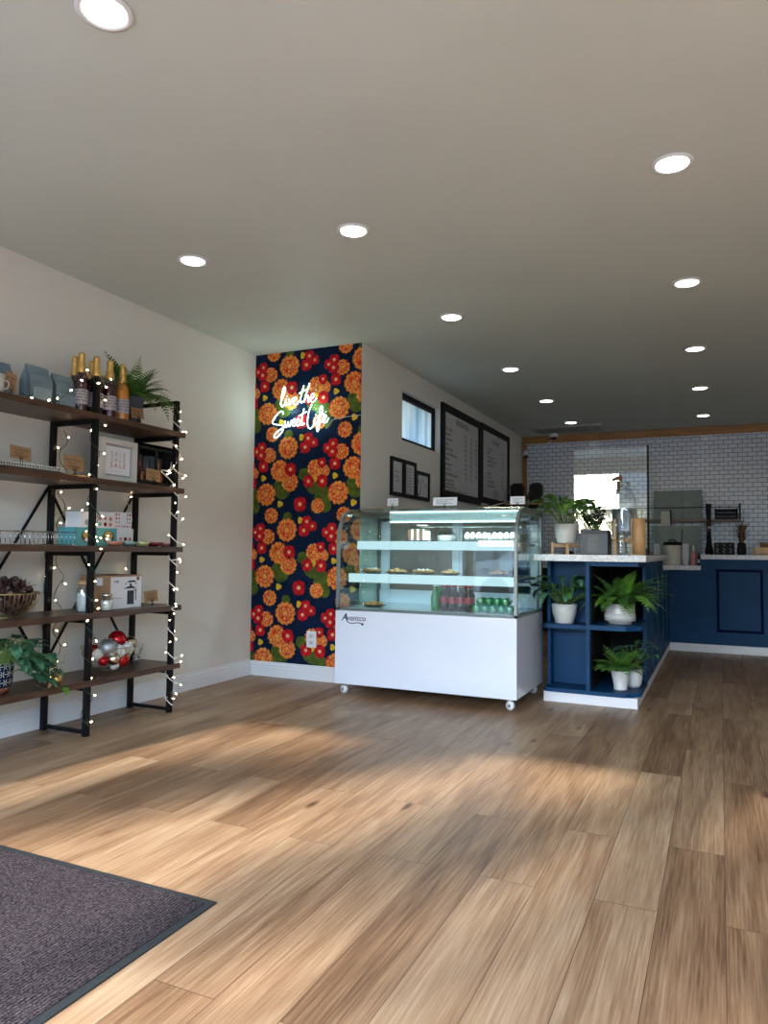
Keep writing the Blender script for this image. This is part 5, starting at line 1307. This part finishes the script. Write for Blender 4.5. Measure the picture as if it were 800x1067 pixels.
R(m_, .145, .205, .025, .115); R(m_, .115, .22, .128, .134); R(m_, .14, .205, .134, .142); R(m_, .165, .185, .142, .155); R(m_, .14, .225, .168, .173); R(m_, .155, .215, .173, .180); R(m_, .218, .226, .05, .12); R(m_, .205, .226, .115, .122)
for a_ in (.125, .165, .215): R(m_, a_, a_+.012, .155, .163)
put_text(m_, 'cup', .030, (x2, 3.478, z+.170), (0,1,0), (0,0,1), align='LEFT'); R(m_, .012, .10, .068, .070)
R(m_, .225, .250, .180, .204, 1)
m_.build('printed_press_picture', [M['ink'], M['copper']], pn)
MB().box(-3.62, -3.57, 3.4488, 3.4500, z+.15, z+.20).build('paper_label', M['whitebox'], ct)
kraft(3.755, 3.880, -3.50, z+.030, z+.105, 'kraft card right of the printed carton on the fourth rack shelf', .06, 70)

# fifth shelf
z = SZ[4]
c = (-3.56, 2.69, z)
pp = thing('potted_plant', 'trailing green plant in a navy and white patterned pot on the lowest shelf', 'potted plant', c)
pot(pp, potbase([(.070,0),(.074,.012),(.098,.05),(.102,.12),(.096,.165)]), c, M['navy'])
m_ = MB()
for k in range(18):
    a = TAU*k/18
    for j, (zz, rr) in enumerate(((.07, .1008), (.115, .1035), (.155, .0995))):
        a2 = a+(TAU/36 if j % 2 else 0); C0 = Vector((c[0]+rr*math.cos(a2), c[1]+rr*math.sin(a2), c[2]+zz)); tg_ = Vector((-math.sin(a2), math.cos(a2), 0)); n__ = Vector((math.cos(a2), math.sin(a2), 0))
        for s in range(6):
            b_ = s*PI/3; d = tg_*math.cos(b_)+Vector((0,0,1))*math.sin(b_); ribbon(m_, [C0+d*.004+n__*.0012, C0+d*.019+n__*.0008], .0032, n__)
m_.build('white_star_pattern', M['potw'], pp)
MB().lathe([(.075,.002),(.079,.002),(.095,.040),(.093,.042)], 26, c, cap=False).build('copper_band', M['copper'], pp)
q = random.Random(33); m_ = MB(); ms = MB()
for k in range(70):
    az = q.uniform(-.1, 2.6); el = q.uniform(.1, 1.2); l = q.uniform(.08, .27); b0 = Vector((c[0]+.05*math.cos(az), c[1]+.05*math.sin(az), c[2]+.15))
    d = Vector((math.cos(az)*math.cos(el), math.sin(az)*math.cos(el), math.sin(el))); e = b0+d*l; e.z -= l*l*1.4; e.x = min(e.x, -3.40); e.z = max(e.z, z+.03) 
    ms.tube(catmull([b0, b0+d*l*.5+Vector((0,0,.02)), e], 3), .002, 5); leaf(m_, e, az+q.uniform(-.5, .5), q.uniform(-.4, .5), q.uniform(.085, .115), q.uniform(.06, .08), 1.0, 0, 5, .12)
for k in range(26):
    e = Vector((-3.47+q.uniform(-.05,.03), 2.88+q.uniform(-.06,.12), z+q.uniform(.02,.20))); leaf(m_, e, q.uniform(-.6, 1.6), q.uniform(-.6, .2), .085, .06, .8, 0, 5, .12)
for k in range(2): leaf(m_, (-3.40, 2.99+.03*k, z-.0), 1.0+k, -.7, .07, .05, .5, 1, 5, .12)
m_.build('leaves', [M['leaf4'], M['leaf2']], pp); ms.build('stems', M['stem'], pp)
# votive + glass deer
c = Vector((-3.50, 3.055, z)); vt = thing('gold_votive', 'small gold votive glass among fairy lights on the lowest shelf', 'candle holder', c)
MB().lathe([(1e-4,0),(.024,0),(.030,.02),(.030,.06),(.027,.06),(.026,.02)], 18, c).build('glass_cup', M['gold'], vt)
def deer(c, s, mat, name, label):
    t = thing(name, label, 'figurine', c); m_ = MB(); c = Vector(c)
    m_.tube(catmull([c+Vector((0,-.030,.055))*s, c+Vector((0,0,.060))*s, c+Vector((0,.03,.058))*s], 4), .014*s, 10)
    m_.tube(catmull([c+Vector((0,.028,.060))*s, c+Vector((0,.040,.085))*s, c+Vector((0,.045,.105))*s], 4), .010*s, 8, r2=.007*s); m_.sphere(c+Vector((0,.053,.108))*s, .011*s, 10, sz=.8)
    m_.build('figurine_body', mat, t)
    for a, b_ in ((-.028,-.007), (-.028,.007), (.026,-.007), (.026,.007)): MB().tube([c+Vector((b_,a,.05))*s, c+Vector((b_,a*1.1,0))*s], .0045*s, 6, r2=.003*s).build('leg', mat, t)
    for s2 in (-1, 1):
        m2 = MB(); m2.tube(catmull([c+Vector((s2*.004,.046,.115))*s, c+Vector((s2*.018,.040,.135))*s, c+Vector((s2*.016,.046,.158))*s], 3), .0022*s, 5); m2.tube([c+Vector((s2*.018,.040,.135))*s, c+Vector((s2*.026,.05,.150))*s], .002*s, 5); m2.build('antler', mat, t)
deer((-3.60, 3.14, z), .95, M['glassd'], 'glass_deer', 'clear glass deer figurine beside the gold votive on the lowest shelf')
deer((-3.66, 3.86, z), .85, M['silver'], 'silver_deer', 'small silver deer figurine right of the bauble bowl')
# bowl of baubles
c = Vector((-3.60, 3.535, z))
bw = thing('glass_bowl', 'gold rimmed glass bowl holding baubles on the lowest rack shelf', 'bowl', c)
MB().lathe([(1e-4,0),(.06,0),(.065,.004),(.115,.045),(.155,.115),(.160,.16),(.157,.16),(.150,.115),(.110,.05),(.06,.010),(1e-4,.008)], 32, c).build('bowl_body', M['glassc'], bw)
m_ = MB()
for k in range(26):
    a = TAU*k/26; m_.tube([c+Vector((r_*math.cos(a+sh_), r_*math.sin(a+sh_), h_)) for r_, h_, sh_ in ((.062,.004,0), (.117,.045,.1), (.157,.115,.2), (.162,.16,.25))], .0013, 4)
m_.tube([c+Vector((.161*math.cos(TAU*k/40), .161*math.sin(TAU*k/40), .160)) for k in range(40)], .0022, 5, closed=True); m_.build('gold_wire_net', M['goldwire'], bw)
BB = [(.085,-.085,.165,.056,'silver','large silver glitter bauble at the top left'),(.02,.06,.195,.060,'red','large glossy red bauble at the top'),(.06,.135,.165,.046,'mirror','mirrored bauble at the top right'),
 (.115,-.005,.135,.040,'pearl','white bauble in the middle front'),(.100,.075,.140,.040,'pearl','white bauble at the right front'),(.05,-.012,.172,.036,'silver','small pale silver bauble behind the middle white one'),
 (.100,.025,.078,.048,'red','matt red bauble at the lower front'),(.118,-.062,.095,.042,'mirror','gold flecked mirrored bauble at the lower left front'),(.06,-.135,.125,.034,'pearl','pale bauble at the far left'),(.085,-.115,.085,.032,'red','red bauble at the left edge'),(.095,-.030,.048,.030,'pearl','striped white bauble near the bowl foot'),
 (-.06,-.05,.12,.05,'red','red bauble at the back left'),(-.06,.07,.13,.05,'silver','silver bauble at the back right'),(-.0,-.02,.08,.055,'pearl','white bauble in the bowl centre')]
for dx, dy, dz, r_, mt_, lb in BB:
    p = c+Vector((dx, dy, dz)); t = thing('christmas_bauble', lb+' of the glass bowl', 'bauble', (p.x, p.y, p.z-r_), group='baubles in the glass bowl')
    MB().sphere(p, r_, 22).build('ball', M[mt_], t); MB().lathe([(.008,0),(.008,.008),(1e-4,.009)], 10, p+Vector((-.3*r_, 0, r_*.93))).build('cap', M['chrome'], t)

# ------------------------------------------------------------------ fairy lights
bulb_me = None
def strand(label, pts, wm_, step, seed, jut=.03, name='fairy_lights', wr=.0022):
    global bulb_me
    q = random.Random(seed); t = thing(name, label, 'string lights', pts[0], group='warm fairy light strings on the rack')
    P = catmull(pts, 8); w_ = MB().tube(P, wr, 5)
    L_ = 0; nxt = step*.5; k = 0
    for a, b_ in zip(P, P[1:]):
        L_ += (b_-a).length
        if L_ > nxt:
            nxt += step*q.uniform(.75, 1.25)
            d = Vector((q.uniform(.1, .8), q.uniform(-1, 1), q.uniform(-.5, .5))).normalized(); e = b_+d*jut
            w_.tube([b_, e], wr*1.1, 5)
            if bulb_me is None:
                o = MB(); o.sphere((0,0,0), .0044, 8, sz=1.9); o = o.build('bulb', M['bulb']); o.parent = t; bulb_me = o
            else: o = bulb_me.copy(); COL.objects.link(o); o.parent = t
            o.matrix_basis = Matrix.Translation(e+d*.006-Vector(pts[0])) @ Vector((0,0,1)).rotation_difference(d).to_matrix().to_4x4(); k += 1
    w_.build('wire', wm_, t)
def helix(x, y, z0, z1, r_, turns, ph=0):
    n = int(turns*6); return [(x+r_*math.cos(ph+TAU*turns*i/n), y+r_*math.sin(ph+TAU*turns*i/n), z0+(z1-z0)*i/n) for i in range(n+1)]
strand('fairy lights on dark green wire wound around the middle front post of the rack', helix(FX, FY[1], 2.08, .06, .030, 11), M['greenwire'], .125, 1, .026)
strand('fairy lights on white wire wound around the right front post of the rack', helix(FX, FY[2], 2.12, .05, .029, 13), M['whitewire'], .082, 2, .050, wr=.0036)
zz = [(-3.765, 3.245+.035*(1+math.sin(i*1.9)), 1.86-i*.066) for i in range(23)]
strand('fairy lights on dark wire zigzagging beside the middle rear post of the rack', zz+[(-3.70, 3.19, .375), (-3.60, 3.11, .37), (-3.53, 3.09, .405), (-3.50, 3.055, .41), (-3.55, 3.03, .36), (-3.60, 3.10, .345), (-3.56, 3.12, .38)], M['greenwire'], .105, 3, .022)
strand('fairy lights on white wire hanging by the right rear post of the rack', [(-3.80, 3.90+.03*math.sin(i*2.1), 1.84-i*.075) for i in range(19)], M['whitewire'], .30, 4, .02)
strand('fairy lights on dark wire hanging along the wall left of the middle post', [(-3.815, 3.222+.010*math.sin(i*2.1), 1.25-i*.075) for i in range(10)], M['greenwire'], .20, 5, .012)
strand('fairy lights draped over the bottles on the top rack shelf', [(-3.44, 2.70, 1.955), (-3.44, 2.90, 1.945), (-3.435, 3.05, 2.06), (-3.43, 3.13, 2.19), (-3.415, 3.22, 2.10), (-3.425, 3.33, 2.16), (-3.42, 3.42, 2.12)], M['greenwire'], .10, 6, .012)
strand('fairy lights on dark wire across the turquoise cartons on the third rack shelf', [(-3.41, 3.225, 1.40), (-3.56, 3.27, 1.35), (-3.57, 3.40, 1.34), (-3.57, 3.36, 1.20), (-3.43, 3.26, 1.16), (-3.55, 3.45, 1.19), (-3.56, 3.52, 1.22)], M['greenwire'], .11, 7, .012)
strand('fairy lights on white wire hanging in front of the dark crate', [(-3.42, 3.94, 1.72), (-3.44, 3.90, 1.66), (-3.45, 3.82, 1.65), (-3.44, 3.89, 1.60), (-3.42, 3.935, 1.55)], M['whitewire'], .09, 8, .035, wr=.0032)

# ------------------------------------------------------------------ light
wld = bpy.data.worlds.new('sky'); SC.world = wld; wld.use_nodes = True; n = wld.node_tree; n.nodes.clear()
o = n.nodes.new('ShaderNodeOutputWorld'); bg = n.nodes.new('ShaderNodeBackground'); sk = n.nodes.new('ShaderNodeTexSky')
sk.sky_type = 'NISHITA'; sk.sun_disc = False; sk.sun_elevation = math.radians(42); sk.sun_rotation = math.radians(195); sk.air_density = 1.2; sk.dust_density = 1.0; sk.ozone_density = 2.0
n.links.new(sk.outputs[0], bg.inputs[0]); bg.inputs[1].default_value = SKY
n.links.new(bg.outputs[0], o.inputs[0])
def light(name, kind, loc, energy, color=(1,1,1), **k):
    l = bpy.data.lights.new(name, kind); l.energy = energy; l.color = color
    for a, b_ in k.items(): setattr(l, a, b_)
    ob = bpy.data.objects.new(name, l); COL.objects.link(ob); ob.location = loc; return ob
sun = light('sun', 'SUN', (0, -12, 8), SUN, (1.0, .94, .86), angle=math.radians(1.1))
sd = Vector((.16, 1.0, -.47)); sun.rotation_euler = sd.to_track_quat('-Z', 'Y').to_euler()
for nm, x0, x1, z0 in (('portal_a', XL+.25, -.95, 0), ('portal_b', -.83, 1.2, .12), ('portal_c', 1.32, XR-.25, .12)):
    p = light('window_portal', 'AREA', ((x0+x1)/2, YS-.02, (z0+2.62)/2), 1, shape='RECTANGLE', size=x1-x0, size_y=2.62-z0)
    p.rotation_euler = (PI/2, 0, 0); p.data.cycles.is_portal = True
# downlights throw a real beam
for i, (x, y) in enumerate(LX):
    s_ = light('downlight_beam', 'SPOT', (x, y, H-.014), SPOT, (1, .97, .93), spot_size=math.radians(120), spot_blend=.8, shadow_soft_size=.065)
# glow thrown by the neon tubes
for dx in (-.12, .12): light('neon_glow', 'POINT', (-3.32+dx, YF-.07, 2.36), 1.6, (.66, 1.0, .92), shadow_soft_size=.05)
# display case lamp
cl_ = light('case_lamp', 'AREA', ((CX0+CX1)/2+.1, 5.345, 1.340), CASEL, (.70, .92, 1.0), shape='RECTANGLE', size=1.2, size_y=.03)
cl_.rotation_euler = (0, 0, 0)

# ------------------------------------------------------------------ camera
cam = bpy.data.cameras.new('camera'); co = bpy.data.objects.new('camera', cam); COL.objects.link(co); SC.camera = co
yaw, pit, rol, fpx = .4344, .0534, .0102, 754.8
cam.sensor_fit = 'VERTICAL'; cam.sensor_height = 36; cam.lens = 36*fpx/1067; cam.clip_start = .05
F0 = Vector((-math.sin(yaw), math.cos(yaw), 0)); Rv = Vector((math.cos(yaw), math.sin(yaw), 0)); Zv = Vector((0, 0, 1))
F = F0*math.cos(pit)+Zv*math.sin(pit); Uv = Zv*math.cos(pit)-F0*math.sin(pit)
R2 = Rv*math.cos(rol)+Uv*math.sin(rol); U2 = Uv*math.cos(rol)-Rv*math.sin(rol)
co.matrix_world = Matrix(((R2.x, U2.x, -F.x, 0), (R2.y, U2.y, -F.y, 0), (R2.z, U2.z, -F.z, 1.12), (0, 0, 0, 1)))
SC.view_settings.view_transform = 'Standard'; SC.view_settings.look = 'None'; SC.view_settings.gamma = 1; SC.view_settings.use_curve_mapping = False
SC.view_settings.exposure = EXPO
cy = SC.cycles; cy.max_bounces = 9; cy.diffuse_bounces = 5; cy.glossy_bounces = 4; cy.transmission_bounces = 6; cy.transparent_max_bounces = 24
cy.caustics_reflective = False; cy.caustics_refractive = False; cy.sample_clamp_indirect = 4; cy.use_denoising = True
